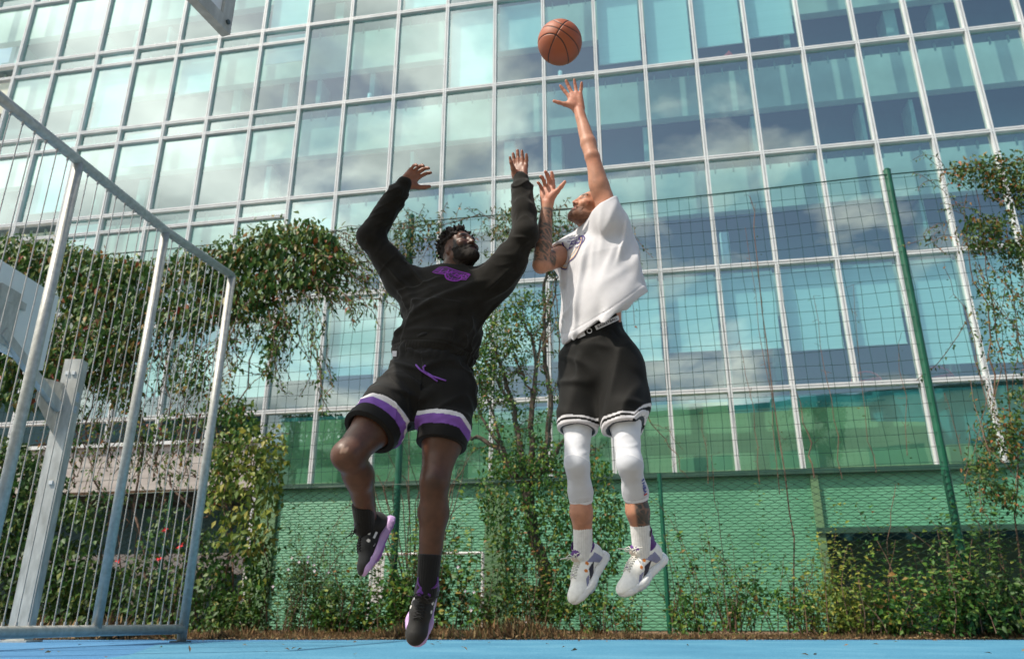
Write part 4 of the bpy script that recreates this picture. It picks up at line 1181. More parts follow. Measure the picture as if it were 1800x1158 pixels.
    fv, ff = join_flat(ring_flat(.02, -.03, .086, .093, 150, 390), ring_flat(.02, -.03, .066, .070, 190, 350))
    decal("emblem_ring", fv, ff, c, lat, up, fn, bv, M["gold"], o, .003, .3)
    fv, ff = join_flat(ring_flat(.02, -.03, .094, .100, 150, 390), strip_flat([(.02, -.06), (.02, -.125)], .006), ring_flat(.095, -.012, .030, .036, -120, 120))
    decal("emblem_outline", fv, ff, c, lat, up, fn, bv, M["navy"], o, .003, .3)
    # ---- shorts
    Q = Vol()
    wf, wb = at(1000, 588, 3.42), at(1088, 547, 3.46); wm = at(1044, 566, 3.52)
    wt = nrm(wb - wf); r_ = nrm(ray(1044, 566)); wn_ = nrm(np.cross(wt, r_)); wn_ = wn_ if wn_[2] > 0 else -wn_
    wn_ = nrm(wn_ - r_ * .10)
    Q.chain([wm + wn_ * .02, pel - up * .02, (lhip + rhip) / 2 - up * .05], [.148, .146, .142], .04, flat=(fw, .86))
    lE, rE = lhip + (lknee - lhip) * .67, rhip + (rknee - rhip) * .69
    lA, rA = nrm(lknee - lhip), nrm(rknee - rhip)
    Q.cone(lhip + up * .03, lE + lA * .05, .104, .101, .05); Q.cone(rhip + up * .03, rE + rA * .05, .094, .092, .05)
    Q.cone(at(1106, 650, 3.46), at(1124, 715, 3.43), .045, .035, .06)
    Q.cone(lhip * .7 + lknee * .3, lE + lA * .3, .068, .089, .01, 's'); Q.cone(rhip * .7 + rknee * .3, rE + rA * .3, .066, .081, .01, 's')
    left = lambda P: np.linalg.norm(np.cross(P - lhip, lA), axis=1) < np.linalg.norm(np.cross(P - rhip, rA), axis=1)
    outd = nrm(V(.88, -.30, .0))
    def sL(P): return -((P - lE) @ lA) - 1.5 * np.maximum(0, (P - lE) @ outd - .055)
    def sR(P): return -((P - rE) @ rA) - .12 * np.maximum(0, -((P - rE) @ outd) - .02)
    Q.add(lambda P: -np.where(left(P), sL(P), sR(P)), .003, 'i')
    Q.plane(wm + wn_ * .028, wn_, .004)
    def sfold(P):
        d1 = up + lat * .25; d2 = up * .6 - lat * .7
        f = -.013 * (foldn(P, d1, 13, 2.5, 71) - .25) - .008 * (foldn(P, np.cross(fw, up) + up * .5, 14, 4, 72) - .25)
        hb = -((P - wm - wn_ * .028) @ wn_)
        band = sstep(.078, .072, hb)
        return f * sstep(.07, .14, hb) * sstep(.0, .06, np.where(left(P), sL(P), sR(P)) + .02) + .003 * wob(P, 13, 73) - .003 * np.abs(np.sin(((P - wm) @ wt) * 55)) * sstep(.07, .09, hb) * sstep(.16, .10, hb) + .003 * band
    Q.add(sfold, 0, 'w')
    def sc_(v):
        C = const((.0065, .0065, .0058))(v); t = np.where(left(v), sL(v), sR(v))
        C[(t < .0115) | ((t > .0225) & (t < .0325))] = V(.66, .65, .68)
        e, A_ = np.where(left(v)[:, None], lE, rE), np.where(left(v)[:, None], lA, rA); q = v - e; rad = np.linalg.norm(q - (q * A_).sum(1)[:, None] * A_, axis=1)
        C[(rad < np.where(left(v), .088, .0805)) & (t < .3)] = V(.05, .06, .075)
        return C
    o, v, F = vol_obj("shorts", Q, (.1, 3.05, .85), (.85, 4.0, 1.75), .0038, M["mesh_cloth"], person, sc_, 4)
    bv = bvh_of(v, F)
    fn = nrm(V(0, 0, CAM_H) - wm)
    wc = wm - wn_ * .0; ux = nrm(wt - fn * np.dot(wt, fn)); uy = nrm(np.cross(fn, ux))
    def band(name, x0, x1, y0, y1, mat):
        n = 10; fv = [(x0 + (x1 - x0) * i / n, y) for i in range(n + 1) for y in (y0, y1)]
        decal(name, fv, [[2 * i, 2 * i + 2, 2 * i + 3, 2 * i + 1] for i in range(n)], wc, ux, uy, fn, bv, mat, o, .0022, .4)
    band("waist_stripe", -.005, .115, -.040, -.019, M["white_print"]); band("waist_stripe", -.100, -.060, -.040, -.020, M["white_print"])
    tv, tf = text_flat("BASKETBALL", .017, 0, 1.05, .0003); decal("waist_text", [(x + .055, y - .0295) for x, y in tv], tf, wc, ux, uy, fn, bv, M["ink"], o, .0036, .4)
    fv, ff = ring_flat(-.036, -.029, .009, .0125); decal("waist_badge", fv, ff, wc, ux, uy, fn, bv, M["white_print"], o, .003, .4)
    # ---- leggings
    T = Vol()
    for hip, kn, an in ((lhip, lknee, lank), (rhip, rknee, rank)):
        back = V(.30, .9, .1); c = kn + (an - kn) * .32 + back * .022; e = kn + (an - kn) * .46
        T.chain([hip * .75 + kn * .25, hip * .4 + kn * .6, kn], [.080, .067, .051], .03); T.chain([kn, c], [.0505, .051], .03); T.chain([c, e + (an - kn) * .05 + back * .012], [.051, .0495], .03)
    lC, lAx = lknee + (lank - lknee) * .44, nrm(lank - lknee); rC, rAx = rknee + (rank - rknee) * .46, nrm(rank - rknee)
    isl = lambda P: (P - (lknee + rknee) / 2) @ nrm(lknee - rknee) > 0
    T.add(lambda P: np.where(isl(P), (P - lC) @ lAx, (P - rC) @ rAx), .004, 'i')
    T.add(lambda P: .0012 * wob(P, 40, 81) - .0016 * (foldn(P, V(1, 0, .2), 40, 12, 82) - .25), 0, 'w')
    def tc_(v):
        C = const((.66, .68, .73))(v); l = isl(v); e = -np.where(l, (v - lC) @ lAx, (v - rC) @ rAx)
        k = np.where(l[:, None], lknee, rknee); q = v - k; zz = q[:, 2]; xx = q @ nrm(V(.9, -.35, 0))
        panel = (zz < .035 - 6 * (xx + .01) ** 2) & (e > .022); C[panel] = V(.55, .575, .63)
        seam = np.abs(zz - (.035 - 6 * (xx + .01) ** 2)) < .003; C[seam] = V(.74, .75, .79)
        C[(e > .018) & (e < .0215)] = V(.45, .47, .52)
        C[e < .0045] = V(.10, .05, .22)
        return C
    o, v, F = vol_obj("leggings", T, (.15, 3.0, .5), (.8, 3.95, 1.35), .0036, M["lycra"], person, tc_, 4)
    bv = bvh_of(v, F)
    c = at(1133, 856, 3.3); fn = nrm(V(0, 0, CAM_H) - c); ax = nrm(lank - lknee); side = nrm(np.cross(ax, fn))
    q = lC - ax * .055 + nrm(V(.75, -.66, 0)) * .06; fn = nrm(V(.62, -.78, -.05))
    tv, tf = text_flat("NBA", .026, 0, 1.0, .0008); up_t = -np.cross(fn, ax)
    decal("emblem", tv, tf, q, ax, up_t if np.dot(np.cross(ax, up_t), fn) > 0 else -up_t, fn, bv, M["blue_print"], o, .002, .12)
    fv, ff = strip_flat([(-.036, -.008), (-.036, .012)], .008); decal("emblem_bar", fv, ff, q, ax, up_t if np.dot(np.cross(ax, up_t), fn) > 0 else -up_t, fn, bv, M["blue_print"], o, .002, .12)
    fv, ff = strip_flat([(.030, -.008), (.030, .012)], .006); decal("emblem_bar", fv, ff, q, ax, up_t if np.dot(np.cross(ax, up_t), fn) > 0 else -up_t, fn, bv, M["red_print"], o, .002, .12)
    # ---- socks and shoes
    so, sv, sF = ankle_sock(person, lknee + (lank - lknee) * .70, lank + V(-.01, -.01, -.03), .043, .041, (.74, .74, .74))
    q = lknee + (lank - lknee) * .84 + nrm(V(.75, -.66, 0)) * .04; sb = bvh_of(sv, sF)
    fv, ff = strip_flat([(0, -.012), (0, .012)], .014); decal("sock_mark", fv, ff, q, nrm(np.cross(V(0, 0, 1), V(.62, -.78, 0))), V(0, 0, 1), nrm(V(.62, -.78, 0)), sb, M["ink"], so, .002, .1)
    ankle_sock(person, rknee + (rank - rknee) * .72, rank + V(-.01, -.01, -.03), .043, .041, (.74, .74, .74))
    pal = dict(main=V(.84, .83, .79), collar=V(.085, .02, .17), tongue=V(.66, .58, .50), panel=V(.24, .25, .40), panel2=V(.02, .015, .03), eyelet=V(.62, .20, .03), mark=V(.12, .03, .25), sole=V(.80, .80, .79), tread=V(.42, .52, .60))
    shoe(person, Fl, pal, M["white_lace"]); shoe(person, Fr, pal, M["white_lace"])
    return person
player_white()

# ------------------------------------------------------------------ the ball
def ball():
    c = at(984, 75, 3.42); r = .121
    # the eight panels sit proud of the black channels between them
    vz = nrm(V(0, 0, CAM_H) - c); rx = nrm(np.cross((0, 0, 1), vz)); uy = np.cross(vz, rx)
    w3 = lambda a, b_: nrm(rx * a + uy * b_ + vz * math.sqrt(max(0, 1 - a * a - b_ * b_)))
    Cx = w3(.0, .55); t1 = w3(-.17, .30); t1 = nrm(t1 - Cx * np.dot(t1, Cx)); t2 = np.cross(Cx, t1)
    A = np.stack([t2, Cx, t1], 1)                              # two great circles cross at Cx, a curved seam runs on each side
    def seam(q):                                               # distance from the channels, on the unit ball
        q = q / np.linalg.norm(q, axis=1)[:, None]
        w = np.abs(np.abs(q[:, 2]) - (.30 + .44 * q[:, 0] ** 2)) * .9
        return np.minimum(np.minimum(np.abs(q[:, 0]), np.abs(q[:, 2])), w)
    S = Vol()
    def fn(P):
        q = (P - c) @ A; return np.linalg.norm(q, axis=1) - r + .0028 * sstep(.034, .014, seam(q))
    S.add(fn)
    m, nt, b, _ = mat_new("basketball leather")
    a = nt.nodes.new("ShaderNodeVertexColor"); a.layer_name = "col"
    nt.links.new(a.outputs[0], b.inputs["Base Color"]); b.inputs["Roughness"].default_value = .55
    t = nt.nodes.new("ShaderNodeTexCoord"); vo = nt.nodes.new("ShaderNodeTexVoronoi"); vo.inputs["Scale"].default_value = 260
    nt.links.new(t.outputs["Object"], vo.inputs["Vector"]); bump(nt, b, vo.outputs["Distance"], .35, .0015)
    def cc(v):
        q = (v - c) @ A; s = seam(q); C = const((.34, .085, .03))(v); C = mixcol(C, (.24, .055, .022), sstep(.2, .9, wob(v, 25, 3)) * .6)
        return mixcol(C, (.018, .013, .012), sstep(.026, .017, s))
    v, F = surface(S, c - .15, c + .15, .0026, 3)
    me = np_mesh("basketball", v, F); paint(me, cc(v))
    o = link("basketball", me, m, None, True)
    tag(o, "orange brown basketball with black seams flying above the raised hand", "basketball")
ball()
# ------------------------------------------------------------------ plants
RS = np.random.RandomState(12)
def leaf_mat(name, stops, trans=.25, rough=.5):
    m, nt, b, out = mat_new(name)
    g = nt.nodes.new("ShaderNodeNewGeometry")
    c = rampc(nt, g.outputs["Random Per Island"], stops)
    nt.links.new(c, b.inputs["Base Color"]); b.inputs["Roughness"].default_value = rough; b.inputs["Specular IOR Level"].default_value = .35
    tl = nt.nodes.new("ShaderNodeBsdfTranslucent"); nt.links.new(c, tl.inputs[0])
    mx = nt.nodes.new("ShaderNodeMixShader"); mx.inputs[0].default_value = trans
    nt.links.new(b.outputs[0], mx.inputs[1]); nt.links.new(tl.outputs[0], mx.inputs[2]); nt.links.new(mx.outputs[0], out.inputs[0])
    return m
M["leaf_creeper"] = leaf_mat("creeper leaves", [(0, (0.021, 0.067, 0.012)), (.3, (0.043, 0.117, 0.018)), (.6, (0.077, 0.165, 0.023)), (.84, (0.179, 0.220, 0.035)), (.93, (0.256, 0.152, 0.030)), (1, (0.256, 0.041, 0.018))])
M["leaf_dark"] = leaf_mat("ivy leaves", [(0, (0.025, 0.053, 0.013)), (.4, (0.036, 0.100, 0.018)), (.75, (0.061, 0.147, 0.025)), (1, (0.177, 0.200, 0.040))])
M["leaf_bright"] = leaf_mat("young yellow green leaves", [(0, (0.062, 0.127, 0.020)), (.4, (0.125, 0.196, 0.030)), (.75, (0.237, 0.276, 0.040)), (1, (0.375, 0.322, 0.060))], .35)
M["leaf_mixed"] = leaf_mat("small shrub leaves", [(0, (0.018, 0.068, 0.013)), (.35, (0.038, 0.124, 0.020)), (.7, (0.079, 0.180, 0.023)), (.9, (0.192, 0.261, 0.035)), (1, (0.256, 0.110, 0.030))], .3)
M["leaf_olive"] = leaf_mat("olive brown leaves", [(0, (0.023, 0.062, 0.013)), (.4, (0.046, 0.110, 0.018)), (.75, (0.092, 0.138, 0.023)), (.92, (0.230, 0.138, 0.030)), (1, (0.333, 0.097, 0.030))], .25)
M["stem_brown"] = mat_noise("brown stem", [(.3, (.10, .055, .035)), (.6, (.17, .10, .065)), (.8, (.24, .16, .11))], 14, .85)
M["bark"] = mat_noise("grey brown bark", [(.3, (.055, .038, .028)), (.55, (.10, .072, .052)), (.8, (.17, .13, .10))], 9, .9, 0, 35, .7, .01, 6, stretch=(1, 1, .25))
M["petal_red"] = flat_mat("red petals", (.75, .02, .03)); M["petal_white"] = flat_mat("pale petals", (.72, .62, .66))
M["dry_grass"] = leaf_mat("dry grass blades", [(0, (.08, .06, .028)), (.3, (.17, .095, .045)), (.6, (.26, .155, .075)), (.85, (.34, .24, .12)), (1, (.08, .12, .03))], .2, .8)

def unit(a): return a / np.maximum(1e-9, np.linalg.norm(a, axis=1))[:, None]
def leaf_mesh(P, D, N, L, W):
    D = unit(D); S = unit(np.cross(D, N)); N = np.cross(S, D); L = L[:, None]; W = W[:, None]
    dr = RS.uniform(.02, .22, L.shape)
    v = np.stack([P, P + D * L * .42 + S * W * .5 + N * L * .10, P + D * L * .42 - S * W * .5 + N * L * .10, P + D * L - N * L * dr, P + D * L * .5 - N * L * .02], 1).reshape(-1, 3)
    o = np.arange(len(P))[:, None] * 5
    f = np.stack([o + V(0, 1, 4).astype(int), o + V(4, 1, 3).astype(int), o + V(0, 4, 2).astype(int), o + V(4, 3, 2).astype(int)], 1).reshape(-1, 3)
    return v, f
class Leaves:
    def __init__(s): s.P, s.D, s.N, s.L, s.W = [], [], [], [], []
    def add(s, P, D, N, L, W):
        s.P.append(P); s.D.append(D); s.N.append(N); s.L.append(L); s.W.append(W)
    def cloud(s, P, size, ratio, droop=.6, out=.7):           # leaves hanging and facing outward from the fence towards the light
        n = len(P); r = RS.normal(size=(n, 3))
        D = r * .45 + np.array([0, 0, -droop]) - GN * .15
        N = -GN * out + np.array([0, 0, .45]) + RS.normal(size=(n, 3)) * .45
        L = size * RS.uniform(.6, 1.25, n); s.add(P, D, N, L, L * ratio * RS.uniform(.8, 1.2, n))
    def along(s, pts, step, size, ratio, droop=.35, jit=.02, start=.0):
        pts = np.array(pts); seg = np.linalg.norm(np.diff(pts, axis=0), axis=1); cum = np.r_[0, np.cumsum(seg)]
        if cum[-1] <= start + .01: return
        t = np.arange(start, cum[-1], step); t = t + RS.uniform(-.3, .3, len(t)) * step; t = np.clip(t, 0, cum[-1])
        P = np.stack([np.interp(t, cum, pts[:, k]) for k in range(3)], 1)
        T = np.stack([np.interp(np.minimum(t + .01, cum[-1]), cum, pts[:, k]) - np.interp(np.maximum(t - .01, 0), cum, pts[:, k]) for k in range(3)], 1); T = unit(T)
        n = len(P); side = unit(np.cross(T, RS.normal(size=(n, 3))))
        D = side + T * .5 + np.array([0, 0, -droop]); N = -GN * .5 + np.array([0, 0, .7]) + RS.normal(size=(n, 3)) * .4
        L = size * RS.uniform(.55, 1.25, n); s.add(P + RS.normal(size=(n, 3)) * jit, D, N, L, L * ratio * RS.uniform(.8, 1.2, n))
    def build(s, mat, parent, name="foliage"):
        if not s.P: return
        v, f = leaf_mesh(np.concatenate(s.P), np.concatenate(s.D), np.concatenate(s.N), np.concatenate(s.L), np.concatenate(s.W))
        return link(name, np_mesh(name, v, f), mat, parent)
def in_poly(pts, poly):
    x, y = pts[:, 0], pts[:, 1]; c = np.zeros(len(pts), bool); n = len(poly)
    for i in range(n):
        (x0, y0), (x1, y1) = poly[i], poly[(i + 1) % n]
        m = ((y0 > y) != (y1 > y)) & (x < (x1 - x0) * (y - y0) / (y1 - y0 + 1e-12) + x0); c ^= m
    return c
def fence_pts(poly_px, n, w0, w1, clump=0., scale=2.2, seed=1, fade=None):
    """n points in a patch of the fence (its outline given as seen from the court), w0..w1 metres in front of or behind it"""
    poly = [fen_uv(*q) for q in poly_px]
    lo = np.min(poly, 0); hi = np.max(poly, 0); out = []; tot = 0
    for _ in range(60):
        q = RS.uniform(lo, hi, (4000, 2)); q = q[in_poly(q, poly)]
        if clump:
            k = np.stack([q[:, 0], q[:, 1], np.zeros(len(q))], 1); v = wob(k, scale, seed) + .6 * wob(k, scale * 2.7, seed + 1)
            q = q[v + RS.uniform(-.35, .35, len(q)) > clump - 1]
        if fade is not None: q = q[RS.uniform(0, 1, len(q)) < fade(q)]
        out.append(q); tot += len(q)
        if tot > n: break
    q = np.concatenate(out)[:n]; w = RS.uniform(w0, w1, len(q))
    return V(0, 11, 0) + np.outer(q[:, 0], GT) + np.outer(w, GN) + np.outer(q[:, 1], V(0, 0, 1))
def wander(p, d, L, n, wig, pull=V(0, 0, 0)):
    pts = [V(*p)]; d = nrm(d)
    for k in range(n):
        d = nrm(d + RS.normal(size=3) * wig + pull); pts.append(pts[-1] + d * L / n)
    return pts
def fp(px, py, w=0.): u, z = fen_uv(px, py, w); return fen(u, w, z)
def plant(name, label, cat, px, group=None, w=0.):
    u, _ = fen_uv(px, 1085, w); return thing(name, label, cat, fen(u, w, 0), group)
def stem_line(b, px_pts, r0, r1, w=0., wig=.012, n=5):
    ps = [fp(x, y, w) if len(q) == 2 else fp(x, y, q[2]) for q in px_pts for x, y in [q[:2]]]
    pts = []
    for a, c in zip(ps[:-1], ps[1:]):
        for k in range(4): pts.append(a + (c - a) * k / 4 + RS.normal(size=3) * wig * (1 if k else .3))
    pts.append(ps[-1]); b.tube(pts, list(np.linspace(r0, r1, len(pts))), n, True); return pts

# --- big creeper hanging over the fence at the left
c = plant("creeper", "large drooping creeper with some red leaves covering the tall net behind the steel cage", "climbing plant", 300, w=.05)
lv = Leaves(); b = MB()
dense = [(-40, 442), (60, 428), (140, 434), (200, 458), (290, 470), (380, 452), (430, 432), (500, 404), (560, 400), (600, 424), (630, 462), (590, 500), (520, 520), (470, 535), (440, 560), (380, 560), (330, 590), (260, 620), (190, 660), (110, 690), (60, 720), (-40, 740)]
lv.cloud(fence_pts(dense, 11500, -.45, .2, .55, 2.0, 3), .145, .46, 1.1)
lv.cloud(fence_pts([(-40, 440), (60, 424), (140, 430), (200, 454), (290, 466), (380, 446), (430, 428), (500, 399), (560, 395), (600, 420), (560, 452), (480, 456), (400, 484), (290, 505), (190, 492), (110, 470), (-40, 478)], 1700, -.5, .1, .3, 3, 5), .12, .46, .5)
lv.cloud(fence_pts([(190, 600), (330, 560), (470, 520), (560, 520), (500, 600), (470, 690), (430, 740), (330, 760), (250, 780), (140, 780), (90, 740)], 2600, -.25, .15, .95, 2.6, 9), .10, .5, .8)
for k in range(130):                                             # hanging shoots
    x = RS.uniform(60, 560); y = RS.uniform(520, 640) - .12 * (x - 60)
    p = wander(fp(x, y, RS.uniform(-.3, .1)), (RS.uniform(-.3, .4), -.1, -1), RS.uniform(.5, 1.9), 9, .28, V(0, 0, -.12)); b.tube(p, .006, 4, False); lv.along(p, .052, .085, .48, .6, .025)
for k in range(70):                                              # arching sprays at its right end
    x = RS.uniform(500, 630); y = RS.uniform(405, 530)
    p = wander(fp(x, y, RS.uniform(-.35, .1)), (1, -.2, RS.uniform(-.2, .7)), RS.uniform(.45, 1.15), 10, .12, V(0, 0, -.16)); b.tube(p, .006, 4, False); lv.along(p, .045, .12, .30, .8, .015, .1)
for pts in (((262, 1098), (255, 980), (235, 880), (250, 780), (230, 690), (240, 600)), ((300, 1098), (330, 960), (340, 900), (300, 850), (270, 800), (300, 700), (280, 600)), ((175, 1098), (190, 900), (150, 780), (180, 640)), ((345, 1090), (352, 930), (375, 880), (368, 800), (330, 740), (345, 640)), ((395, 1090), (400, 900), (380, 800), (420, 700), (470, 560))):
    stem_line(b, pts, .022, .010, .02, .05)
for k in range(12):
    x = RS.uniform(120, 420); stem_line(b, [(x, 820), (x + RS.uniform(-30, 30), 740), (x + RS.uniform(-30, 50), 640)], .009, .006, .05, .05)
for k in range(60):                                              # shoots reaching lower in front of the concrete
    x = RS.uniform(90, 420); p = wander(fp(x, RS.uniform(690, 760), RS.uniform(-.2, .1)), (RS.uniform(-.3, .3), 0, -1), RS.uniform(.7, 1.8), 9, .25, V(0, 0, -.1)); b.tube(p, .006, 4, False); lv.along(p, .06, .085, .5, .6, .03)
b.build("stem", M["stem_brown"], c); lv.build(M["leaf_creeper"], c)

# --- dark ivy low at the left
c = plant("ivy", "dark ivy thicket low on the fence behind the galvanised basketball post", "climbing plant", 90)
lv = Leaves(); b = MB()
lv.cloud(fence_pts([(-40, 730), (60, 790), (120, 830), (170, 880), (190, 960), (200, 1108), (-40, 1112)], 6500, -.45, .2, .35, 2.4, 13), .11, .6, .6)
lv.cloud(fence_pts([(170, 860), (300, 880), (390, 880), (400, 1000), (390, 1108), (180, 1108)], 2600, -.3, .3, .85, 2.6, 17), .09, .6, .6)
for k in range(14):
    x = RS.uniform(0, 380); stem_line(b, [(x, 1105), (x + RS.uniform(-20, 20), 980), (x + RS.uniform(-40, 40), 880)], .010, .005, .05, .05)
b.build("stem", M["stem_brown"], c); lv.build(M["leaf_dark"], c)
gr = 0
for x, y in ((290, 932), (208, 985), (281, 982), (317, 960)):    # red blossoms in the ivy
    o = thing("red_flower", {290: "red blossom highest among those behind the cage, on the green post", 208: "red blossom farthest left behind the cage wires", 281: "red blossom low beside the green post behind the cage", 317: "red blossom nearest the cage's corner post"}[x], "flower", fp(x, y, -.36))
    lv = Leaves(); n = 9; a = np.linspace(0, 6.28, n); base = np.repeat(fp(x, y, -.36)[None], n, 0) + RS.normal(size=(n, 3)) * .012
    D = np.cos(a)[:, None] * GT + np.sin(a)[:, None] * V(0, 0, 1) - GN * .5; lv.add(base, D, np.repeat(-GN[None], n, 0) + RS.normal(size=(n, 3)) * .3, np.full(n, .042), np.full(n, .028)); lv.build(M["petal_red"], o, "petals")
    b = MB(); b.tube(wander(fp(x, y, -.35), (.2, .5, -1), .22, 4, .2), .004, 4); b.build("stem", M["stem_brown"], o)

# --- yellow green climber left of the black player
c = plant("young_climber", "bright yellow-green climbing bush beside the cladding's left end, behind the airborne knee", "climbing plant", 445)
lv = Leaves(); b = MB()
lv.cloud(fence_pts([(395, 790), (430, 760), (470, 756), (520, 775), (508, 815), (498, 860), (490, 930), (470, 980), (410, 960), (392, 880)], 1050, -.5, .1, .5, 3, 23), .115, .55, .7)
for k in range(20):
    p = wander(fp(RS.uniform(410, 490), RS.uniform(770, 840), -.2), (RS.uniform(-.6, 1), -.4, RS.uniform(-.1, .6)), RS.uniform(.3, .55), 6, .15, V(0, 0, -.12)); b.tube(p, .005, 4, False); lv.along(p, .05, .12, .5, .6, .02)
stem_line(b, [(440, 1095), (452, 960), (440, 860), (455, 790)], .016, .008, -.05, .04); stem_line(b, [(470, 1095), (462, 960), (480, 840)], .012, .006, -.05, .04)
b.build("stem", M["stem_brown"], c); lv.build(M["leaf_bright"], c)
c = plant("leafy_climber", "green climber hanging in a column between the cage and the yellow-green bush", "climbing plant", 410)
lv = Leaves(); b = MB()
lv.cloud(fence_pts([(385, 735), (440, 720), (470, 745), (420, 790), (400, 860), (425, 940), (500, 960), (480, 1040), (440, 1105), (385, 1105), (392, 960), (375, 850)], 1500, -.3, .15, .6, 2.6, 27), .095, .55, .7)
stem_line(b, [(405, 1100), (412, 960), (395, 830), (430, 740)], .016, .008, 0, .05)
b.build("stem", M["stem_brown"], c); lv.build(M["leaf_mixed"], c)

# --- shrubs along the foot of the fence
def shrub(name, label, px0, px1, top, n, mat, size, seed, clump=.7, spikes=8, base=1112, w0=-.45, w1=.25, ratio=.5, group=None):
    c = plant(name, label, "shrub", (px0 + px1) / 2, group); lv = Leaves(); b = MB()
    mid = (px0 + px1) / 2; h = base - top; half = (px1 - px0) / 2
    poly = [(px0, base), (px0 - 8, base - h * .30), (mid - half * .4, base - h * .52), (mid + half * .2, base - h * .42), (px1 + 8, base - h * .34), (px1, base)]
    lv.cloud(fence_pts(poly, int(n * .40), w0, w1, clump + .2, 4.2, seed), size * 1.1, ratio * 1.08, .35)
    for k in range(int(n / 26)):                                # upright leafy shoots of uneven height
        x = RS.uniform(px0 - 6, px1 + 6); hh = h * (.22 + .78 * RS.beta(1.2, 1.9)) * (1.2 - .5 * abs(x - mid) / half); w = RS.uniform(w0, w1)
        p0 = fp(x, base, w); p = wander(p0, (RS.uniform(-.25, .25), RS.uniform(-.1, .1), 1), hh * .0083, 9, .11, V(0, 0, .03))
        if k < spikes * 2: b.tube(p, list(np.linspace(.007, .002, len(p))), 4, False)
        lv.along(p, .026 + .02 * RS.uniform(), size * 1.05, ratio, .2, .035, .05)
    b.build("stem", M["stem_brown"], c); lv.build(mat, c); return c
G = "shrubs along the foot of the fence"
shrub("shrub", "tall pointed dark shrub dotted with pale flowers, left of the raised black shoe", 500, 600, 850, 2600, M["leaf_dark"], .06, 31, .75, 22, ratio=.36, group=G)
shrub("shrub", "low dark shrub under the yellow-green bush, nearest the cage", 380, 520, 980, 1200, M["leaf_dark"], .07, 33, .55, 8, group=G)
shrub("shrub", "leafy ivy shrub directly under the raised black shoe", 570, 720, 935, 1700, M["leaf_mixed"], .075, 35, .5, 12, ratio=.6, group=G)
shrub("shrub", "ivy shrub climbing around the tall net post behind the straight dark leg", 690, 860, 850, 1900, M["leaf_mixed"], .078, 37, .75, 18, ratio=.6, group=G)
shrub("shrub", "thin reddish-green shrub between the white pipe and the white shoes", 850, 980, 900, 1300, M["leaf_olive"], .06, 39, .8, 10, group=G)
shrub("shrub", "olive shrub behind the two white shoes", 985, 1120, 960, 1200, M["leaf_mixed"], .06, 41, .8, 10, group=G)
shrub("shrub", "shrub with tall thin shoots right of the white shoes", 1185, 1300, 880, 800, M["leaf_mixed"], .066, 43, .85, 15, group=G)
shrub("shrub", "rounded shrub left of the dark recess in the cladding", 1280, 1420, 920, 1050, M["leaf_mixed"], .066, 45, .7, 14, group=G)
shrub("shrub", "bright leafed shrub in front of the left end of the dark recess", 1425, 1560, 915, 1700, M["leaf_bright"], .062, 47, .75, 14, group=G)
shrub("shrub", "dense shrub in front of the recess around the tall right post", 1540, 1690, 925, 2200, M["leaf_mixed"], .07, 49, .6, 14, group=G)
shrub("shrub", "dense green shrub in the bottom right corner of the picture", 1670, 1840, 880, 2300, M["leaf_dark"], .075, 51, .6, 14, group=G)
c = thing("pale_flowers", "scattered tiny pale pink flowers on the pointed dark shrub", "flowers", fp(560, 1085)); c["kind"] = "stuff"
lv = Leaves()
for x, y in ((513, 905), (526, 912), (542, 903), (553, 928), (578, 930), (507, 980), (541, 912), (480, 1010), (552, 973), (805, 976), (818, 1018), (828, 1052), (924, 1072), (833, 1020)):
    n = 5; a = np.linspace(0, 6.28, n); base = np.repeat(fp(x, y + (75 if y < 950 else 20), -.40)[None], n, 0); D = np.cos(a)[:, None] * GT + np.sin(a)[:, None] * V(0, 0, 1) - GN * .4
    lv.add(base, D, np.repeat(-GN[None], n, 0), np.full(n, .026), np.full(n, .02))
lv.build(M["petal_white"], c, "petals")

# --- the bare branched tree in the middle
tr = plant("tree", "small many-stemmed tree with thin yellowing crown growing by the fence between the two players", "tree", 930, w=.35)
b = MB(); lv = Leaves(); tw = MB()
def branch(pts, r0, r1, twigs=0, tl=.5, w=None):
    p = stem_line(b, pts, r0, r1, .3, .018, 7)
    for k in range(twigs):
        i = RS.randint(len(p) // 3, len(p)); d = nrm(p[min(i, len(p) - 1)] - p[max(i - 2, 0)]); q = wander(p[i if i < len(p) else -1], d * .6 + RS.normal(size=3) * V(.8, .5, .5) + V(0, 0, .3), RS.uniform(.4, 1) * tl, 7, .22)
        tw.tube(q, list(np.linspace(.008, .003, len(q))), 4, False)
        lv.along(q, .038, .060, .52, .25, .03, .08)
        for j in range(2):
            i2 = RS.randint(2, 6); q2 = wander(q[i2], nrm(q[i2 + 1] - q[i2]) + RS.normal(size=3) * .8, RS.uniform(.12, .3), 4, .2); tw.tube(q2, .003, 3, False); lv.along(q2, .035, .055, .52, .25, .02)
branch([(952, 1092), (960, 1010), (936, 930), (925, 855)], 0.101, 0.081)
branch([(925, 858), (900, 830), (878, 790), (850, 772), (812, 765)], 0.061, 0.023, 5, .5)
branch([(925, 858), (915, 790), (905, 720), (880, 640), (862, 590)], 0.057, 0.018, 12, .65)
branch([(925, 858), (935, 790), (935, 710), (943, 640), (935, 590), (905, 545)], 0.057, 0.013, 10, .6)
branch([(928, 850), (960, 790), (968, 720), (958, 640), (955, 560), (962, 480), (968, 420)], 0.054, 0.016, 14, .55)
branch([(930, 850), (975, 800), (1000, 760), (990, 690)], 0.046, 0.016, 8, .5)
branch([(880, 790), (850, 740), (830, 690), (822, 610)], 0.027, 0.009, 10, .6)
branch([(940, 640), (965, 560), (985, 480), (1000, 430)], 0.019, 0.008, 8, .5)
branch([(865, 600), (850, 560), (862, 520)], 0.016, 0.008, 6, .45)
branch([(905, 720), (885, 690), (860, 650), (840, 610)], 0.030, 0.010, 9, .5)
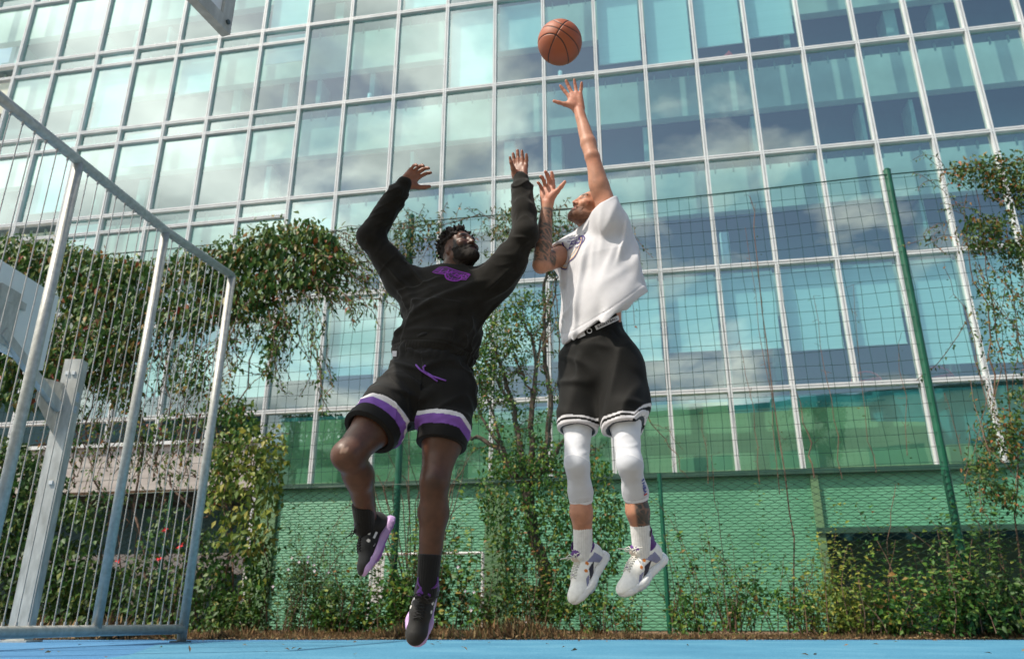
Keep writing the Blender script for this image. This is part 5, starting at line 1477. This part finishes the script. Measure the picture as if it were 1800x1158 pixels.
branch([(890, 800), (870, 740), (858, 700), (835, 660)], 0.027, 0.009, 7, .5)
branch([(935, 700), (915, 650), (900, 600)], 0.022, 0.008, 6, .5)
branch([(925, 858), (950, 830), (1000, 830), (1040, 790)], 0.030, 0.010, 6, .5)
lv.cloud(fence_pts([(815, 600), (850, 540), (920, 500), (990, 520), (1000, 700), (975, 820), (860, 840), (825, 720)], 4200, -.1, .7, .95, 3.2, 63), .066, .52, .3)
lv.cloud(fence_pts([(830, 830), (900, 800), (960, 800), (1060, 800), (1110, 900), (1080, 1000), (1000, 1080), (880, 1080), (860, 960)], 5600, -.25, .5, .80, 2.8, 67), .07, .52, .5)
b.build("trunk", M["bark"], tr); tw.build("twigs", M["stem_brown"], tr); lv.build(M["leaf_mixed"], tr, "crown")

# --- vines along the top of the net
c = plant("top_vine", "thin vine with reddish tips running along the net's top cable above the dark haired head", "climbing plant", 845)
lv = Leaves(); b = MB()
for k in range(64):
    x = RS.uniform(688, 1010); y = 392 - (x - 720) * .11 + RS.uniform(-8, 75)
    p = wander(fp(x, y, RS.uniform(-.12, .1)), (RS.uniform(-1, 1), RS.uniform(-.3, .2), RS.uniform(-.4, .8)), RS.uniform(.25, .7), 7, .25); b.tube(p, .005, 4, False); lv.along(p, .045, .085, .38, .55, .02)
for pts in (((722, 1085), (720, 900), (712, 700), (716, 500), (700, 400)), ((700, 402), (800, 392), (900, 380), (1010, 366)), ((990, 720), (980, 560), (975, 450), (985, 360)), ((1005, 600), (1000, 480), (1010, 380))):
    p = stem_line(b, pts, .009, .005, .03, .03)
lv.cloud(fence_pts([(690, 395), (760, 385), (850, 365), (930, 362), (1010, 350), (1010, 470), (960, 480), (930, 440), (850, 410), (760, 460), (710, 470)], 1100, -.2, .12, .95, 3.4, 71), .085, .4, .6)
for k in range(10):
    x = RS.uniform(965, 1015); p = wander(fp(x, RS.uniform(370, 560), 0), (RS.uniform(-.2, .2), 0, -1), RS.uniform(.6, 1.3), 8, .12); b.tube(p, .005, 4, False); lv.along(p, .05, .07, .5, .5, .03)
for k in range(6):
    x = RS.uniform(1095, 1135); p = wander(fp(x, RS.uniform(370, 480), 0), (RS.uniform(-.15, .15), 0, -1), RS.uniform(.6, 1.2), 8, .10); b.tube(p, .004, 4, False); lv.along(p, .06, .055, .5, .2, .015)
b.build("stem", M["stem_brown"], c); lv.build(M["leaf_olive"], c)

# --- vine on the right
c = plant("right_vine", "olive climbing shrub hanging down the net at the picture's right edge", "climbing plant", 1760)
lv = Leaves(); b = MB()
lv.cloud(fence_pts([(1660, 300), (1700, 290), (1760, 284), (1850, 288), (1850, 470), (1800, 468), (1760, 452), (1700, 440), (1690, 380)], 3600, -.35, .15, .55, 3, 81), .078, .48, .5)
lv.cloud(fence_pts([(1690, 460), (1850, 470), (1850, 700), (1790, 650), (1740, 640), (1700, 560)], 800, -.3, .15, .95, 3, 83), .062, .48, .5)
lv.cloud(fence_pts([(1760, 690), (1850, 680), (1850, 920), (1780, 900), (1700, 860), (1730, 760)], 1900, -.35, .15, .75, 3, 85), .065, .5, .5)
for k in range(30):
    x = RS.uniform(1640, 1790); p = wander(fp(x, RS.uniform(300, 430), -.1), (RS.uniform(-1, .3), -.1, RS.uniform(-.6, .5)), RS.uniform(.3, .6), 7, .16, V(0, 0, -.08)); b.tube(p, .004, 4, False); lv.along(p, .04, .06, .45, .5, .015)
for k in range(26):
    x = RS.uniform(1695, 1810); p = wander(fp(x, RS.uniform(400, 820), -.05), (RS.uniform(-.4, .2), 0, -1), RS.uniform(.6, 1.5), 9, .14); b.tube(p, .005, 4, False); lv.along(p, .05, .065, .45, .4, .02)
for pts in (((1795, 1090), (1790, 850), (1765, 640), (1735, 480), (1715, 330)), ((1825, 1090), (1810, 800), (1790, 600), (1770, 400)), ((1748, 700), (1740, 560), (1705, 470), (1700, 340))): stem_line(b, pts, .012, .005, .03, .03)
b.build("stem", M["stem_brown"], c); lv.build(M["leaf_olive"], c)

# --- leafless stems grown up the net
dry = plant("dry_vine", "bare brown vine stems climbing straight up the net right of the player in white", "climbing plant", 1340)
b = MB(); lv = Leaves()
for pts, r in ((((1398, 1085), (1388, 900), (1352, 640), (1330, 460), (1318, 345)), .011), (((1372, 870), (1345, 640), (1310, 400)), .006), (((1432, 840), (1418, 760), (1400, 690)), .010), (((1480, 840), (1460, 700), (1430, 520)), .006),
               (((1540, 830), (1520, 720), (1500, 500)), .005), (((1335, 850), (1325, 720), (1300, 600)), .006), (((1245, 850), (1235, 720)), .006), (((1595, 800), (1580, 600)), .005), (((1280, 1080), (1262, 900), (1250, 800)), .006),
               (((1740, 720), (1700, 560), (1660, 470)), .006), (((1690, 800), (1660, 690)), .005), (((1110, 700), (1145, 745), (1190, 800), (1210, 840)), .008), (((1145, 745), (1170, 750), (1200, 790)), .005), (((1580, 1080), (1560, 950), (1575, 850)), .007)):
    p = stem_line(b, pts, r, r * .5, .0, .02)
    for k in range(int(len(p) * .8)):
        i = RS.randint(1, len(p)); q = wander(p[i], RS.normal(size=3) + V(0, 0, .3), RS.uniform(.05, .16), 3, .3); b.tube(q, .0025, 3, False)
    lv.along(p, .16, .04, .5, .3, .03)
b.build("stem", M["stem_brown"], dry); lv.build(M["leaf_olive"], dry)
tg = plant("twiggy_bush", "leafless twiggy bush behind the gap between the black shorts' legs", "bush", 690)
b = MB()
root = fp(725, 1098, .25)
for k in range(22):
    mid = fp(RS.uniform(650, 800), RS.uniform(840, 930), RS.uniform(.15, .35)); a = [root + (mid - root) * t + RS.normal(size=3) * .02 * (t > 0) for t in (0, .25, .5, .75)]
    p = a + wander(mid, nrm(mid - root) + V(RS.uniform(-.5, .5), 0, .2), RS.uniform(.5, 1.2), 8, .2); b.tube(p, list(np.linspace(.009, .002, len(p))), 4, False)
    for j in range(4):
        i = RS.randint(4, 11); b.tube(wander(p[i], RS.normal(size=3) + V(0, 0, .5), RS.uniform(.12, .35), 4, .25), .0022, 3, False)
b.build("twigs", M["stem_brown"], tg)

# --- dry grass and litter between court and fence
n = 42000
u = RS.uniform(-8.5, 9.5, n); yy = RS.beta(.75, 3.0, n)
P = np.stack([u, np.zeros(n), np.zeros(n)], 1)
fy = 11.0 - np.tan(GY) * u
P[:, 1] = (EDGE + .03) + (fy + .9 - EDGE) * yy; P[:, 2] = -.015
tuft = np.clip(.35 + .75 * (wob(P * V(1, 1, 0), 2.3, 91) + .6 * wob(P * V(1, 1, 0), 6, 92)), .38, 1.5)
D = RS.normal(size=(n, 3)) * V(.55, .55, .25) + V(0, 0, .85)
L = RS.uniform(.08, .27, n) * tuft; N = RS.normal(size=(n, 3))
v, f = leaf_mesh(P, D, N, L, np.full(n, .008))
o = link("dry_grass", np_mesh("dry_grass", v, f), M["dry_grass"]); o["kind"] = "stuff"
n = 2700
P = np.stack([RS.uniform(-8, 9, n), np.zeros(n), np.zeros(n)], 1); P[:, 1] = EDGE - .12 + RS.exponential(.22, n); P[-100:, 1] = RS.uniform(5, 9.4, 100); P[:, 2] = .012 + RS.uniform(0, .012, n)
v, f = leaf_mesh(P, RS.normal(size=(n, 3)) * V(1, 1, .15), RS.normal(size=(n, 3)) * .3 + V(0, 0, 1), RS.uniform(.02, .06, n), RS.uniform(.015, .035, n))
o = link("fallen_leaves", np_mesh("fallen_leaves", v, f), M["dry_grass"]); o["kind"] = "stuff"
